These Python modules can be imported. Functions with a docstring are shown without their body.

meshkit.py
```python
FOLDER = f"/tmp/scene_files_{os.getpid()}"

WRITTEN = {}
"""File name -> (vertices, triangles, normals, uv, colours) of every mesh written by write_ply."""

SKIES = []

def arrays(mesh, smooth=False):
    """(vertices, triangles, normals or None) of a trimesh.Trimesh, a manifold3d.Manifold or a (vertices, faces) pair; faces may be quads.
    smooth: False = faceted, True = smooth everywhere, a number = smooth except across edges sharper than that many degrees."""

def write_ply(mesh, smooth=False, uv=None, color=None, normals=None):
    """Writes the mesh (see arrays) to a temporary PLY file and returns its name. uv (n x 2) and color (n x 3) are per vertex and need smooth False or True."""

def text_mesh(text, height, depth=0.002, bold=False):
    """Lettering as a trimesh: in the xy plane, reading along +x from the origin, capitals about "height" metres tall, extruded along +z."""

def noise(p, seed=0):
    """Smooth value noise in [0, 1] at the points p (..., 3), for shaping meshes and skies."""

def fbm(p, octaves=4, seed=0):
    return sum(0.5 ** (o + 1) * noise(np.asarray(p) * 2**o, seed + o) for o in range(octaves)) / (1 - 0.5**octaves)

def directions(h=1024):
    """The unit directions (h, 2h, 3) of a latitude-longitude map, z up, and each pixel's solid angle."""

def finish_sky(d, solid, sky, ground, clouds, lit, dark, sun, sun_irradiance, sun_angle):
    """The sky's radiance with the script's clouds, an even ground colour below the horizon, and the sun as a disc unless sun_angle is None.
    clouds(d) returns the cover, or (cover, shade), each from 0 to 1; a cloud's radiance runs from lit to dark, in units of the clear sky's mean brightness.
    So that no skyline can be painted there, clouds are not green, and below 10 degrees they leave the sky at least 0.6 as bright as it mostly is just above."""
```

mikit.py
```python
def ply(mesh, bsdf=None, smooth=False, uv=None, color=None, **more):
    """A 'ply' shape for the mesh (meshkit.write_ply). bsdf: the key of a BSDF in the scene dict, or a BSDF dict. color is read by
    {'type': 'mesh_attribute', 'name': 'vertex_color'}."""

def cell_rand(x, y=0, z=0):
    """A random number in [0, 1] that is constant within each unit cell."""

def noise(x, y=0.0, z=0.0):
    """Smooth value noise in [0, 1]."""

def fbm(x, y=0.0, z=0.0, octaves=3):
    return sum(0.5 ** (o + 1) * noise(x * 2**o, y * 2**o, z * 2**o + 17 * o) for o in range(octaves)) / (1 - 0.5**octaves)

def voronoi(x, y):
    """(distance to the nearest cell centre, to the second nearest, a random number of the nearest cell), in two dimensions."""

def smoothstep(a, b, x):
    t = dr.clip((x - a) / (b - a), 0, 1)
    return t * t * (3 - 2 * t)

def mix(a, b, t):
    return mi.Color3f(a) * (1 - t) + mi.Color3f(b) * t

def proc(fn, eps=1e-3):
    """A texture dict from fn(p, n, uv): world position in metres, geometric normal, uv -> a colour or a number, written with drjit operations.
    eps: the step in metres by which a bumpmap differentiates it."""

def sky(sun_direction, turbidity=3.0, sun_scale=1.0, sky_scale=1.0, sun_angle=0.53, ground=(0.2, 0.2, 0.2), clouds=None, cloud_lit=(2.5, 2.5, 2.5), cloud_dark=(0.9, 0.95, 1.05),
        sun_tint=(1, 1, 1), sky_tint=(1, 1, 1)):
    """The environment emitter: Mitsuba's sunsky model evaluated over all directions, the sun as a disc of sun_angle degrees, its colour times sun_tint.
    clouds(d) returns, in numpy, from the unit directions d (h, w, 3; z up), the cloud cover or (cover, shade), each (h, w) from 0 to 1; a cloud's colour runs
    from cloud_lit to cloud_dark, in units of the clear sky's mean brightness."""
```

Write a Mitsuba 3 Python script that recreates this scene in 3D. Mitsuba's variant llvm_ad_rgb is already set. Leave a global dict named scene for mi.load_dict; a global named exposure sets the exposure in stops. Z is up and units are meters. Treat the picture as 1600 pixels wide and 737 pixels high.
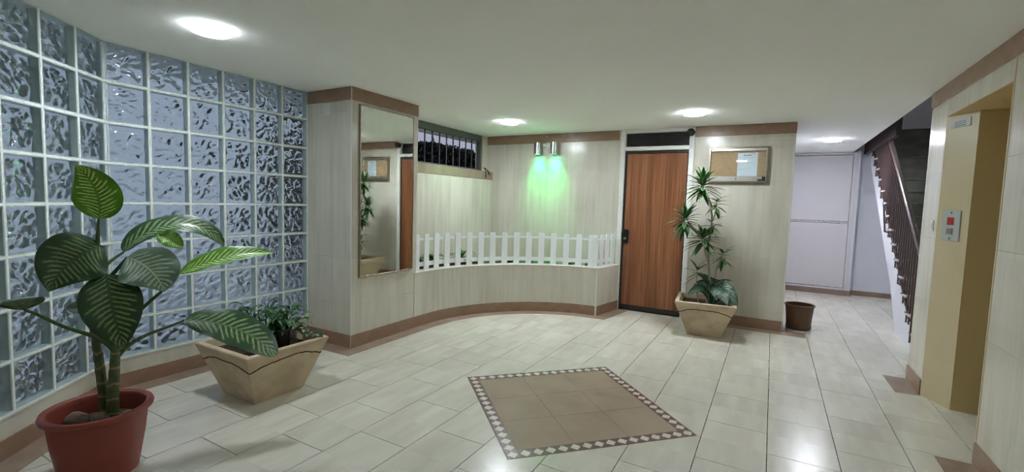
import math, random
import numpy as np, trimesh, mitsuba as mi, drjit as dr
import shapely.geometry as sg, shapely.affinity as sa
from shapely.ops import unary_union
import mikit, meshkit
from mikit import proc, noise, fbm, smoothstep, mix

random.seed(7); rng = np.random.default_rng(7)
T = mi.ScalarTransform4f
scene, labels = {}, {}

# ------------------------------------------------------------------ camera, sky, exposure
H, F = 1.58, 725.0
YAW, PITCH, ROLL = math.radians(-29.25), math.radians(4.27), math.radians(-1.74)
cy, sy, cp, sp = math.cos(YAW), math.sin(YAW), math.cos(PITCH), math.sin(PITCH)
fwd = np.array([sy * cp, cy * cp, -sp]); rgt0 = np.array([cy, -sy, 0.0]); dwn0 = np.cross(fwd, rgt0)
dwn = -math.sin(ROLL) * rgt0 + math.cos(ROLL) * dwn0
scene['camera'] = {'type': 'perspective', 'fov': math.degrees(2 * math.atan(800 / F)), 'fov_axis': 'x', 'near_clip': 0.02, 'far_clip': 200.0,
                   'to_world': T().look_at(origin=[0, 0, H], target=(np.array([0, 0, H]) + fwd).tolist(), up=(-dwn).tolist())}
exposure = 2.84
scene['dusk_sky'] = {'type': 'constant', 'sampling_weight': 0.4, 'radiance': {'type': 'rgb', 'value': [0.050, 0.054, 0.069]}}
LAMP = 27.0                                  # radiance of the ceiling lamps' diffusers
LAMP_COL = np.array([0.93, 1.0, 1.06]); LAMP_COOL = np.array([0.95, 0.97, 1.07])
LAMP_SPOTS = [(-3.37, 1.79, 0), (-3.25, 5.64, 0), (-0.87, 5.80, 0), (0.72, 8.66, 1), (-0.70, 1.80, 0)]

LAMP_GAIN = dict(zip([(a, b) for a, b, _ in LAMP_SPOTS], (0.8, 1.2, 1.2, 1.15, 0.34)))

# ------------------------------------------------------------------ materials
def rgb(c): return {'type': 'rgb', 'value': [float(x) for x in c]}
def s255(r, g, b):
    c = np.array([r, g, b]) / 255.0
    return np.where(c < 0.04045, c / 12.92, ((c + 0.055) / 1.055) ** 2.4)
def mat(name, color, rough=0.5, metal=0.0, spec=0.5, two=True, **kw):
    d = {'type': 'principled', 'base_color': color if isinstance(color, dict) else rgb(color), 'roughness': rough, 'metallic': metal, **kw}
    if not metal: d['specular'] = spec
    scene[name] = {'type': 'twosided', 'bsdf': d} if two else d
    return name

def f_tile(p, n, uv):
    tx, ty = dr.floor((p.x + 1.939) / 0.4), dr.floor((p.y - 1.861) / 0.3)
    r = mikit.cell_rand(tx, ty, 3)
    s = fbm(p.x * 13 + r * 50, p.y * 2.2 + r * 30, 0.0, 3)
    c = fbm(p.x * 3.5 + 9, p.y * 1.6, 4.0, 3)
    t = dr.clip(0.15 + 0.55 * s + 0.45 * c, 0, 1)
    return mix((0.665, 0.645, 0.565), (0.535, 0.51, 0.435), smoothstep(0.25, 0.95, t)) * (0.95 + 0.08 * r)
def f_clad(p, n, uv):
    h = p.x * 0.93 + p.y * 1.07
    pan = mikit.cell_rand(dr.floor(h / 0.33), dr.floor((p.z - 0.44) / 0.5), 1)
    s = fbm(h * 20, p.z * 1.2, 0.0, 3)
    c = fbm(h * 5, p.z * 1.3, 7.0, 3)
    t = dr.clip(0.5 * s + 0.5 * c, 0, 1)
    return mix((0.60, 0.575, 0.495), (0.49, 0.46, 0.385), smoothstep(0.25, 0.85, t)) * (0.97 + 0.05 * pan)
def f_brown(p, n, uv):
    t = fbm(p.x * 9 + p.y * 3, p.y * 9 - p.x * 3, p.z * 9, 4)
    return mix((0.225, 0.132, 0.083), (0.32, 0.205, 0.138), t)
def f_edge(p, n, uv):
    t = fbm(p.x * 8, p.y * 8, 2.0, 4)
    return mix((0.23, 0.165, 0.125), (0.33, 0.25, 0.195), t)
def f_med(p, n, uv):
    t = fbm(p.x * 6, p.y * 6, 2.0, 4)
    return mix((0.29, 0.215, 0.15), (0.37, 0.285, 0.205), t)
MC = (-1.327, 3.36)
def f_dia(p, n, uv):
    a, b = (p.x - MC[0]) * 0.7071 + (p.y - MC[1]) * 0.7071, -(p.x - MC[0]) * 0.7071 + (p.y - MC[1]) * 0.7071
    k = dr.minimum(dr.abs(dr.sin(a * 260)), dr.abs(dr.sin(b * 260)))
    return mix((0.30, 0.22, 0.19), (0.70, 0.64, 0.57), smoothstep(0.12, 0.35, k))
def f_wood(p, n, uv):
    w = fbm(p.x * 55, p.y * 5, p.z * 1.1, 4)
    big = fbm(p.x * 9 + 0.35 * fbm(p.z * 1.3, p.x * 3, 1.0, 2), 1.0, p.z * 0.35, 3)
    c = mix((0.15, 0.053, 0.023), (0.36, 0.148, 0.068), smoothstep(0.25, 0.8, 0.55 * w + 0.45 * big))
    return c
def f_cork(p, n, uv):
    return mix((0.44, 0.28, 0.155), (0.54, 0.365, 0.215), fbm(p.x * 60, p.z * 60, 0.0, 3))
def f_conc(p, n, uv):
    t = fbm(p.x * 7, p.y * 7, p.z * 7, 4)
    g = noise(p.x * 220, p.y * 220, p.z * 220)
    return mix((0.44, 0.345, 0.23), (0.57, 0.465, 0.325), smoothstep(0.25, 0.75, t)) * (0.93 + 0.1 * g)
def f_soil(p, n, uv):
    return mix((0.018, 0.012, 0.008), (0.075, 0.05, 0.035), fbm(p.x * 50, p.y * 50, p.z * 50, 3))
def f_ceil(p, n, uv):
    return mix((0.80, 0.81, 0.785), (0.83, 0.84, 0.815), fbm(p.x * 1.5, p.y * 1.5, 0.0, 3))
def vein(lo, hi, freq, gain, core):
    def fn(p, n, uv):
        u = dr.abs(uv.x - 0.5) * 2; side = dr.select(uv.x > 0.5, 0.5, 0.0)
        w = uv.y * freq - u * 2.6 + side + 0.25 * noise(uv.x * 6, uv.y * 9, 3.0)
        cell = mikit.cell_rand(dr.floor(w), side * 8, 2.0); fr = w - dr.floor(w)
        line = smoothstep(0.30, 0.06, dr.abs(fr - 0.5)) * (0.55 + 0.45 * noise(uv.x * 30, uv.y * 40, 1.0))
        spk = smoothstep(0.62, 0.80, fbm(uv.x * 26, uv.y * 40, 5.0, 2)) * 0.6
        s = dr.maximum(line, spk * line + spk * 0.35) * smoothstep(0.55 + 0.4 * cell, 0.35 + 0.4 * cell, u) * smoothstep(0.0, 0.10, u) * gain
        base = mix(lo, mi.Color3f(lo) * 0.6, noise(uv.x * 5, uv.y * 5, 8.0))
        return mix(mix(base, hi, s), core, smoothstep(0.05, 0.015, u))
    return fn
def f_stripe(p, n, uv):
    u = dr.abs(uv.x - 0.5) * 2
    return mix((0.032, 0.095, 0.030), (0.15, 0.26, 0.10), smoothstep(0.55, 0.85, u))
def f_stem(p, n, uv):
    r = dr.sin(p.z * 75 + 2.5 * noise(p.x * 30, p.y * 30, p.z * 8)) * 0.5 + 0.5
    g = mix((0.035, 0.045, 0.018), (0.09, 0.13, 0.045), fbm(p.x * 40, p.y * 40, p.z * 30, 2))
    return mix(g, (0.22, 0.19, 0.12), smoothstep(0.9, 0.99, r) * 0.8)
def f_trunk(p, n, uv):
    return mix((0.20, 0.17, 0.12), (0.42, 0.38, 0.30), fbm(p.x * 60, p.y * 60, p.z * 35, 3))
def f_wicker(p, n, uv):
    a = dr.atan2(p.y - 7.23, p.x - 0.385)
    w = dr.sin(p.z * 260) * dr.sin(a * 38)
    return mix((0.05, 0.025, 0.011), (0.20, 0.10, 0.04), smoothstep(-0.5, 0.7, w)) * (0.75 + 0.5 * fbm(a * 6, p.z * 18, 0.0, 2))
def f_stairm(p, n, uv):
    return mix((0.07, 0.075, 0.055), (0.16, 0.165, 0.13), fbm(p.x * 7, p.y * 7, p.z * 7, 4))

mat('m_grout', s255(70, 62, 54), 0.9)
mat('m_tile', proc(f_tile), 0.23, spec=0.6)
mat('m_clad', proc(f_clad), 0.24, spec=0.5)
mat('m_plaster', s255(203, 197, 178), 0.8)
mat('m_brown', proc(f_brown), 0.32)
mat('m_edge', proc(f_edge), 0.3)
mat('m_med', proc(f_med), 0.5, spec=0.3)
mat('m_medborder', s255(104, 80, 76), 0.3)
mat('m_diamond', proc(f_dia), 0.3)
mat('m_ceiling', proc(f_ceil), 0.85, spec=0.2)
mat('m_white', s255(222, 222, 218), 0.5)
mat('m_offwhite', s255(218, 215, 218), 0.55)
mat('m_coolwall', s255(220, 222, 228), 0.7)
mat('m_mortar', s255(228, 234, 232), 0.7)
mat('m_blockside', s255(168, 184, 182), 0.35)
mat('m_wood', proc(f_wood), 0.35, spec=0.4)
mat('m_dark', s255(38, 34, 32), 0.4)
mat('m_black', s255(14, 13, 14), 0.3)
mat('m_iron', s255(82, 86, 82), 0.5)
mat('m_darkiron', s255(52, 46, 52), 0.45)
mat('m_rail', s255(94, 76, 76), 0.35)
mat('m_darkwood', s255(58, 46, 44), 0.45)
mat('m_chrome', (0.55, 0.56, 0.56), 0.25, 1.0)
mat('m_alu', (0.62, 0.61, 0.57), 0.35, 1.0)
mat('m_bronze', (0.30, 0.26, 0.20), 0.38, 1.0)
mat('m_cork', proc(f_cork), 0.9)
mat('m_paper', s255(222, 228, 236), 0.6)
mat('m_ink', s255(120, 128, 136), 0.7)
mat('m_fence', s255(232, 236, 236), 0.4)
mat('m_conc', proc(f_conc), 0.75, spec=0.25)
mat('m_crack', s255(74, 44, 30), 0.8)
mat('m_terra', s255(126, 56, 46), 0.42)
mat('m_trough', s255(86, 38, 36), 0.5)
mat('m_soil', proc(f_soil), 0.95)
mat('m_stone', s255(112, 92, 84), 0.8)
mat('m_stone2', s255(150, 128, 92), 0.8)
mat('m_label', s255(206, 206, 196), 0.5)
mat('m_yellow', s255(198, 183, 152), 0.35)
mat('m_yellowdk', s255(196, 172, 124), 0.4)
mat('m_panel', s255(176, 182, 180), 0.35)
mat('m_button', s255(128, 128, 124), 0.4)
mat('m_steel', (0.42, 0.41, 0.38), 0.35, 1.0)
mat('m_stairmarble', proc(f_stairm), 0.35)
mat('m_nosing', s255(200, 192, 190), 0.45)
mat('m_wicker', proc(f_wicker), 0.55)
mat('m_stem', proc(f_stem), 0.5)
mat('m_petiole', s255(58, 84, 40), 0.45)
mat('m_petbright', s255(78, 124, 44), 0.45)
mat('m_trunk', proc(f_trunk), 0.7)
mat('m_leafdark', proc(vein((0.018, 0.062, 0.020), (0.24, 0.36, 0.14), 15, 0.8, (0.03, 0.07, 0.025))), 0.34, spec=0.5)
mat('m_leafmid', proc(vein((0.03, 0.095, 0.035), (0.36, 0.48, 0.22), 16, 0.95, (0.14, 0.24, 0.09))), 0.34, spec=0.5)
mat('m_leafbright', proc(vein((0.10, 0.30, 0.022), (0.62, 0.75, 0.28), 16, 1.0, (0.10, 0.26, 0.03))), 0.36, spec=0.4)
mat('m_leafgrey', proc(vein((0.06, 0.12, 0.065), (0.34, 0.42, 0.29), 12, 0.8, (0.22, 0.30, 0.18))), 0.36, spec=0.5)
mat('m_leafsilver', proc(vein((0.03, 0.085, 0.045), (0.26, 0.36, 0.28), 5, 0.9, (0.20, 0.29, 0.20))), 0.45, spec=0.35)
mat('m_leafband', proc(f_stripe), 0.4, spec=0.4)
mat('m_leafgreen', s255(50, 96, 48), 0.4)
mat('m_leafdusk', s255(38, 66, 42), 0.42)
mat('m_hedge', s255(34, 40, 32), 0.6)
mat('m_ground', s255(206, 206, 204), 0.9)
mat('m_facade', s255(170, 172, 182), 0.9)
scene['m_mirror'] = {'type': 'twosided', 'bsdf': {'type': 'conductor', 'material': 'none', 'specular_reflectance': rgb((0.80, 0.83, 0.80))}}
scene['m_glass'] = {'type': 'dielectric', 'int_ior': 1.5, 'ext_ior': 1.0, 'specular_transmittance': rgb((0.90, 0.96, 0.97))}
scene['m_sheet'] = {'type': 'thindielectric', 'int_ior': 1.5, 'ext_ior': 1.0, 'specular_transmittance': rgb((0.88, 0.93, 0.94))}

# ------------------------------------------------------------------ mesh helpers
PLY = {}
def add(key, mesh, m, smooth=False, uv=None, **kw):
    scene[key] = mikit.ply(mesh, m, smooth, uv=uv, **kw)
    return key
def num(base):
    if base not in scene and base not in labels: return base
    i = 1
    while f'{base}_{i:03d}' in scene or f'{base}_{i:03d}' in labels: i += 1
    return f'{base}_{i:03d}'
def part(parent, name, mesh, m, smooth=False, uv=None, label=None, **kw):
    k = num(f'{parent}__{name}')
    add(k, mesh, m, smooth, uv, **kw)
    if label: labels[k] = {'label': label}
    return k
def thing(name, label, cat, group=None, kind=None):
    k = num(name)
    labels[k] = {'label': label, 'category': cat}
    if group: labels[k]['group'] = group
    if kind: labels[k]['kind'] = kind
    return k
def struct(name, label, cat): return thing(name, label, cat, kind='structure')
def cat_(ms): return trimesh.util.concatenate(ms)
def box(x0, x1, y0, y1, z0, z1, c=0.0):
    if c <= 0:
        b = trimesh.creation.box((x1 - x0, y1 - y0, z1 - z0))
    else:
        hx, hy, hz = (x1 - x0) / 2, (y1 - y0) / 2, (z1 - z0) / 2
        c = min(c, 0.45 * 2 * min(hx, hy, hz))
        P = []
        for a in (-1, 1):
            for b_ in (-1, 1):
                for d in (-1, 1):
                    P += [(a * (hx - c), b_ * (hy - c), d * hz), (a * (hx - c), b_ * hy, d * (hz - c)), (a * hx, b_ * (hy - c), d * (hz - c))]
        b = trimesh.convex.convex_hull(np.array(P))
    b.apply_translation([(x0 + x1) / 2, (y0 + y1) / 2, (z0 + z1) / 2])
    return b
def obox(a, b, w, h, c=0.0, up=(0, 0, 1)):
    """Bar of section w x h from a to b."""
    a, b = np.array(a, float), np.array(b, float); d = b - a; L = np.linalg.norm(d); d /= L
    s = np.cross(d, up)
    if np.linalg.norm(s) < 1e-6: s = np.array([1.0, 0, 0])
    s /= np.linalg.norm(s); u = np.cross(s, d)
    m = box(-w / 2, w / 2, 0, L, -h / 2, h / 2, c)
    M = np.eye(4); M[:3, 0], M[:3, 1], M[:3, 2], M[:3, 3] = s, d, u, a
    m.apply_transform(M); return m
def prism(poly, z0, z1):
    ps = list(getattr(poly, 'geoms', [poly]))
    ms = []
    for q in ps:
        if q.is_empty or q.area < 1e-6 or q.geom_type != 'Polygon': continue
        m = trimesh.creation.extrude_polygon(q, z1 - z0, engine='earcut'); m.apply_translation([0, 0, z0]); ms.append(m)
    return cat_(ms)
def bevel_tile(poly, z0, z1, b=0.0015):
    """Flat tile with a small chamfer round its upper edge."""
    ms = []
    for q in getattr(poly, 'geoms', [poly]):
        if q.is_empty or q.geom_type != 'Polygon': continue
        q = sg.polygon.orient(q.simplify(0.0005)); inn = sg.polygon.orient(q.buffer(-b, join_style=2))
        if inn.geom_type != 'Polygon' or len(inn.exterior.coords) != len(q.exterior.coords) or q.interiors:
            ms.append(prism(q, z0, z1)); continue
        A, B = np.array(q.exterior.coords)[:-1], np.array(inn.exterior.coords)[:-1]
        k = int(np.argmin(((B - A[0]) ** 2).sum(1))); B = np.roll(B, -k, 0); n = len(A)
        v = np.vstack([np.c_[A, np.full(n, z0)], np.c_[A, np.full(n, z1 - b)], np.c_[B, np.full(n, z1)]])
        f = []
        for i in range(n):
            j = (i + 1) % n
            for o in (0, n): f += [[o + i, o + j, o + n + j], [o + i, o + n + j, o + n + i]]
        tv, tf = trimesh.creation.triangulate_polygon(sg.Polygon(B), engine='earcut')
        if len(tv) == n and np.allclose(tv, B):
            f += [[2 * n + a for a in t] for t in tf]
            ms.append(trimesh.Trimesh(v, f, process=False))
        else: ms.append(prism(q, z0, z1))
    return cat_(ms) if ms else None
def resample(path, step):
    P = np.array(path, float); d = np.r_[0, np.cumsum(np.linalg.norm(np.diff(P, axis=0), axis=1))]
    s = np.unique(np.r_[np.arange(0, d[-1], step), d])
    return np.c_[[np.interp(s, d, P[:, k]) for k in range(P.shape[1])]].T, s, d[-1]
def at_s(path, s):
    P = np.array(path, float); d = np.r_[0, np.cumsum(np.linalg.norm(np.diff(P, axis=0), axis=1))]
    p = np.array([np.interp(s, d, P[:, k]) for k in range(2)])
    e = 0.01; a = np.array([np.interp(max(s - e, 0), d, P[:, k]) for k in range(2)]); b = np.array([np.interp(min(s + e, d[-1]), d, P[:, k]) for k in range(2)])
    t = (b - a) / np.linalg.norm(b - a); return p, t
def strip(path, s0, s1, z0, z1, thick, base=0.0, c=0.0):
    """Slab standing against a wall line: from s0 to s1 along path, front face 'base + thick' to the right-hand side of the path's direction."""
    P, S, L = resample(path, 5.0)
    ss = np.unique(np.r_[s0, S[(S > s0 + 1e-4) & (S < s1 - 1e-4)], s1])
    fr, bk = [], []
    for s in ss:
        p, t = at_s(path, float(np.clip(s, s0 + 1e-3, s1 - 1e-3)))
        p = at_s(path, s)[0]; n = np.array([t[1], -t[0]])
        bk.append(p + n * base); fr.append(p + n * (base + thick))
    poly = sg.Polygon(np.vstack([bk, fr[::-1]]))
    return prism(poly if poly.is_valid else poly.buffer(0), z0, z1)
def tube(path, rad, n=10, caps=True):
    P = np.array(path, float); r = np.broadcast_to(np.asarray(rad, float), (len(P),))
    t = np.gradient(P, axis=0); t /= np.linalg.norm(t, axis=1, keepdims=True)
    u = np.cross(t[0], [0.3, 0.2, 0.93]); u /= np.linalg.norm(u)
    V = []
    for i in range(len(P)):
        u = u - (u @ t[i]) * t[i]; u /= np.linalg.norm(u); w = np.cross(t[i], u)
        a = np.arange(n) * 2 * math.pi / n
        V.append(P[i] + r[i] * (np.outer(np.cos(a), u) + np.outer(np.sin(a), w)))
    f = []
    for i in range(len(P) - 1):
        for j in range(n):
            k = (j + 1) % n; a, b, c, d = i * n + j, i * n + k, (i + 1) * n + k, (i + 1) * n + j
            f += [[a, b, c], [a, c, d]]
    V = np.vstack(V)
    if caps:
        V = np.vstack([V, P[0], P[-1]]); m = len(V)
        for j in range(n):
            k = (j + 1) % n; f += [[m - 2, k, j], [m - 1, (len(P) - 1) * n + j, (len(P) - 1) * n + k]]
    return trimesh.Trimesh(V, f, process=False)
def spline(pts, n=16):
    P = np.array(pts, float)
    if len(P) == 2: return np.linspace(P[0], P[1], n)
    from scipy.interpolate import CubicSpline
    d = np.r_[0, np.cumsum(np.linalg.norm(np.diff(P, axis=0), axis=1))]
    return CubicSpline(d, P)(np.linspace(0, d[-1], n))
def lathe(prof, n=48, at=(0, 0, 0)):
    m = trimesh.creation.revolve(np.array(prof, float), sections=n); m.apply_translation(at); return m
def cyl(r, z0, z1, at=(0, 0), n=32):
    m = trimesh.creation.cylinder(r, z1 - z0, sections=n); m.apply_translation([at[0], at[1], (z0 + z1) / 2]); return m
def leaf(pts, width, facing, n=18, m=6, shape=(0.62, 0.85), fold=0.25, wave=0.0, seed=0, pointed=None):
    """Leaf along the curve pts; facing = direction its upper side looks to; fold raises the halves from the midrib."""
    C = spline(pts, n + 1); t = np.gradient(C, axis=0); t /= np.linalg.norm(t, axis=1, keepdims=True)
    fc = np.array(facing, float); V, UV = [], []
    for i in range(n + 1):
        v = i / n
        nn = fc - (fc @ t[i]) * t[i]; nn /= np.linalg.norm(nn); s = np.cross(t[i], nn)
        if pointed:
            a_, b_ = pointed; vm = a_ / (a_ + b_)
            w = width / 2 * (v ** a_ * (1 - v) ** b_) / (vm ** a_ * (1 - vm) ** b_)
        else:
            w = width / 2 * max(math.sin(math.pi * v ** shape[0]), 0.0) ** shape[1] if 0 < v < 1 else 0.0
        w = max(w, 0.0012)
        for j in range(m + 1):
            u = j / m * 2 - 1
            z = fold * w * (abs(u) ** 1.3) - 0.35 * fold * w * u * u * u * u + wave * w * math.sin(v * 17 + seed + (2 if u > 0 else 0)) * abs(u) ** 2
            V.append(C[i] + s * (u * w) + nn * z); UV.append((j / m, v))
    f = []
    for i in range(n):
        for j in range(m):
            a = i * (m + 1) + j; f += [[a, a + 1, a + m + 2], [a, a + m + 2, a + m + 1]]
    return trimesh.Trimesh(np.array(V), f, process=False), np.array(UV)
def proj(X):
    Q = np.asarray(X, float) - [0, 0, H]
    rg = math.cos(ROLL) * rgt0 + math.sin(ROLL) * dwn0
    w = Q @ fwd
    return np.stack([800 + F * (Q @ rg) / w, 368.5 + F * (Q @ dwn) / w, w], -1)

# ------------------------------------------------------------------ plan of the lobby
CZ = 2.68
GX = -4.47                                        # glass-block wall, straight run
GK = np.array([-4.47, 1.58]); GD = np.array([0.647, -0.762]); GD /= np.linalg.norm(GD); GN = np.array([-GD[1], GD[0]])
NL = 6; GP = 0.31
GE = GK + GD * NL * GP                            # end of the slanted run
COLX, COLY0, COLY1 = -3.755, 3.33, 4.335
CURVE = spline([(-3.755, 4.30), (-3.752, 4.55), (-3.725, 4.82), (-3.64, 5.12), (-3.50, 5.40), (-3.31, 5.66), (-3.05, 5.91), (-2.78, 6.08), (-2.45, 6.21), (-2.11, 6.25)], 28)
WALLLINE = np.vstack([[(COLX, COLY0), (COLX, 4.2)], CURVE])          # column face, then the curved planter wall
BY = 6.88                                         # back wall
RX = 1.22                                         # lift wall
DX0, DX1 = -2.04, -1.005                          # door frame
room = sg.Polygon([*map(tuple, [GE, GK, (GX, COLY0)]), *map(tuple, WALLLINE), (-1.985, BY), (0.19, BY), (0.19, 10.62), (1.28, 10.62), (1.28, 10.8), (2.6, 10.8), (2.6, 5.68), (RX, 5.68), (RX, 5.22), (1.35, 4.96), (1.62, 4.94), (1.62, 3.97), (RX, 3.97), (RX, -2.0), (-1.45, -2.0)])

# ------------------------------------------------------------------ floor
fl_ = struct('floor', 'cream stone-look tile floor of the lobby laid in running bond', 'floor')
add(fl_, box(-5.2, 2.9, -2.3, 11.1, -0.16, -0.004), 'm_grout')
def offs(path, d):
    out = []
    P, S, L = resample(path, 0.5); P = np.array(path)
    ss = np.r_[0, np.cumsum(np.linalg.norm(np.diff(P, axis=0), axis=1))]
    for s in ss:
        p, t = at_s(path, s); out.append(p + d * np.array([t[1], -t[0]]))
    return np.array(out)
EW = 0.175
edge_glass = [sg.Polygon([GK, (GX, COLY0 - 0.0), (GX + EW + 0.03, COLY0), (GX + EW + 0.03, 1.58 + 0.085), tuple(GK + GN * (EW + 0.03) + GD * 0.0)]),
              sg.Polygon([GK, tuple(GK + GN * (EW + 0.03) ), tuple(GE + GN * (EW + 0.03)), GE])]
o = offs(WALLLINE, EW)
o[0] = (COLX + EW, COLY0 - EW * 1.05)
edge_curve = sg.Polygon(np.vstack([WALLLINE, [(-1.985, BY), (-1.80, BY - 0.03), (-1.93, 6.25 - EW + 0.02)], o[::-1][2:], [(GX + 0.02, COLY0 - EW * 1.05), (GX + 0.02, COLY0)]])).buffer(0)
edge_right = unary_union([sg.box(-1.0, BY - 0.17, 0.19, BY), sg.box(0.19, BY - 0.16, 0.45, BY + 0.1)])
edge_pier = unary_union([sg.Polygon([(1.03, 5.66), (RX, 5.66), (RX, 5.19), (1.04, 5.17)])])
edge_near = sg.Polygon([(1.02, 3.94), (RX, 3.94), (RX, 3.50), (1.02, 3.50)])
medal = sa.rotate(sg.box(MC[0] - 0.682, MC[1] - 0.682, MC[0] + 0.682, MC[1] + 0.682), 45.2, origin=MC)
edges_all = unary_union([*edge_glass, edge_curve, edge_right, edge_pier, edge_near])
tile_area = room.difference(edges_all.buffer(0.001)).difference(medal.buffer(0.0015))
FX, FY = -1.939, 1.861
far_tiles, ncount = [], 0
for i in range(-12, 8):                           # rows to either side of the fitted seam
    for j in range(-15, 32):
        if (j + i) % 2 == 0: continue
        x1 = FX - 0.4 * i; y0 = FY + 0.3 * (j)
        cell = sg.box(x1 - 0.4 + 0.0023, y0 + 0.002, x1 - 0.0023, y0 + 0.6 - 0.002)
        q = cell.intersection(tile_area)
        for g in getattr(q, 'geoms', [q]):
            if g.is_empty or g.geom_type != 'Polygon' or g.area < 0.0008: continue
            g = g.buffer(-0.0002, join_style=2)
            if g.is_empty: continue
            c = np.array(g.exterior.coords); pr = proj(np.c_[c, 0 * c[:, 0]])
            seen = ((pr[:, 2] > 0.2) & (pr[:, 0] > -120) & (pr[:, 0] < 1720) & (pr[:, 1] < 860)).any()
            mesh = bevel_tile(g, -0.01, 0.0)
            if mesh is None: continue
            if seen: part(fl_, 'tile', mesh, 'm_tile'); ncount += 1
            else: far_tiles.append(mesh)
if far_tiles:
    k = part(fl_, 'tile_field', cat_(far_tiles), 'm_tile'); labels[k] = {'label': 'cream tiles of the floor outside the view', 'kind': 'stuff'}
def chop_strips(poly_fn, n):
    for i in range(n):
        g = poly_fn(i).intersection(edges_all)
        m = bevel_tile(g.buffer(-0.001, join_style=2), -0.01, 0.0005)
        if m is not None: part(fl_, 'edging_tile', m, 'm_edge')
for g in [edge_right, edge_pier, edge_near]: part(fl_, 'edging_tile', prism(g, -0.01, 0.0005), 'm_edge')
for g in [edge_glass[1].difference(edge_glass[0]), edge_glass[0].difference(edge_curve)]: part(fl_, 'edging_tile', prism(g.buffer(-0.001), -0.01, 0.0005), 'm_edge')
ec = edge_curve
L_ = np.linalg.norm(np.diff(WALLLINE, axis=0), axis=1).sum()
cuts = [0.55, 1.1, 1.7, 2.3, 2.9, 3.4]
rest = ec
for s in cuts:
    p, t = at_s(WALLLINE, s); n_ = np.array([t[1], -t[0]])
    rest = rest.difference(sg.LineString([p - n_ * 0.1, p + n_ * 0.4]).buffer(0.001))
for g in getattr(rest, 'geoms', [rest]):
    if g.area > 0.002: part(fl_, 'edging_tile', prism(g, -0.01, 0.0005), 'm_edge')
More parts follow.
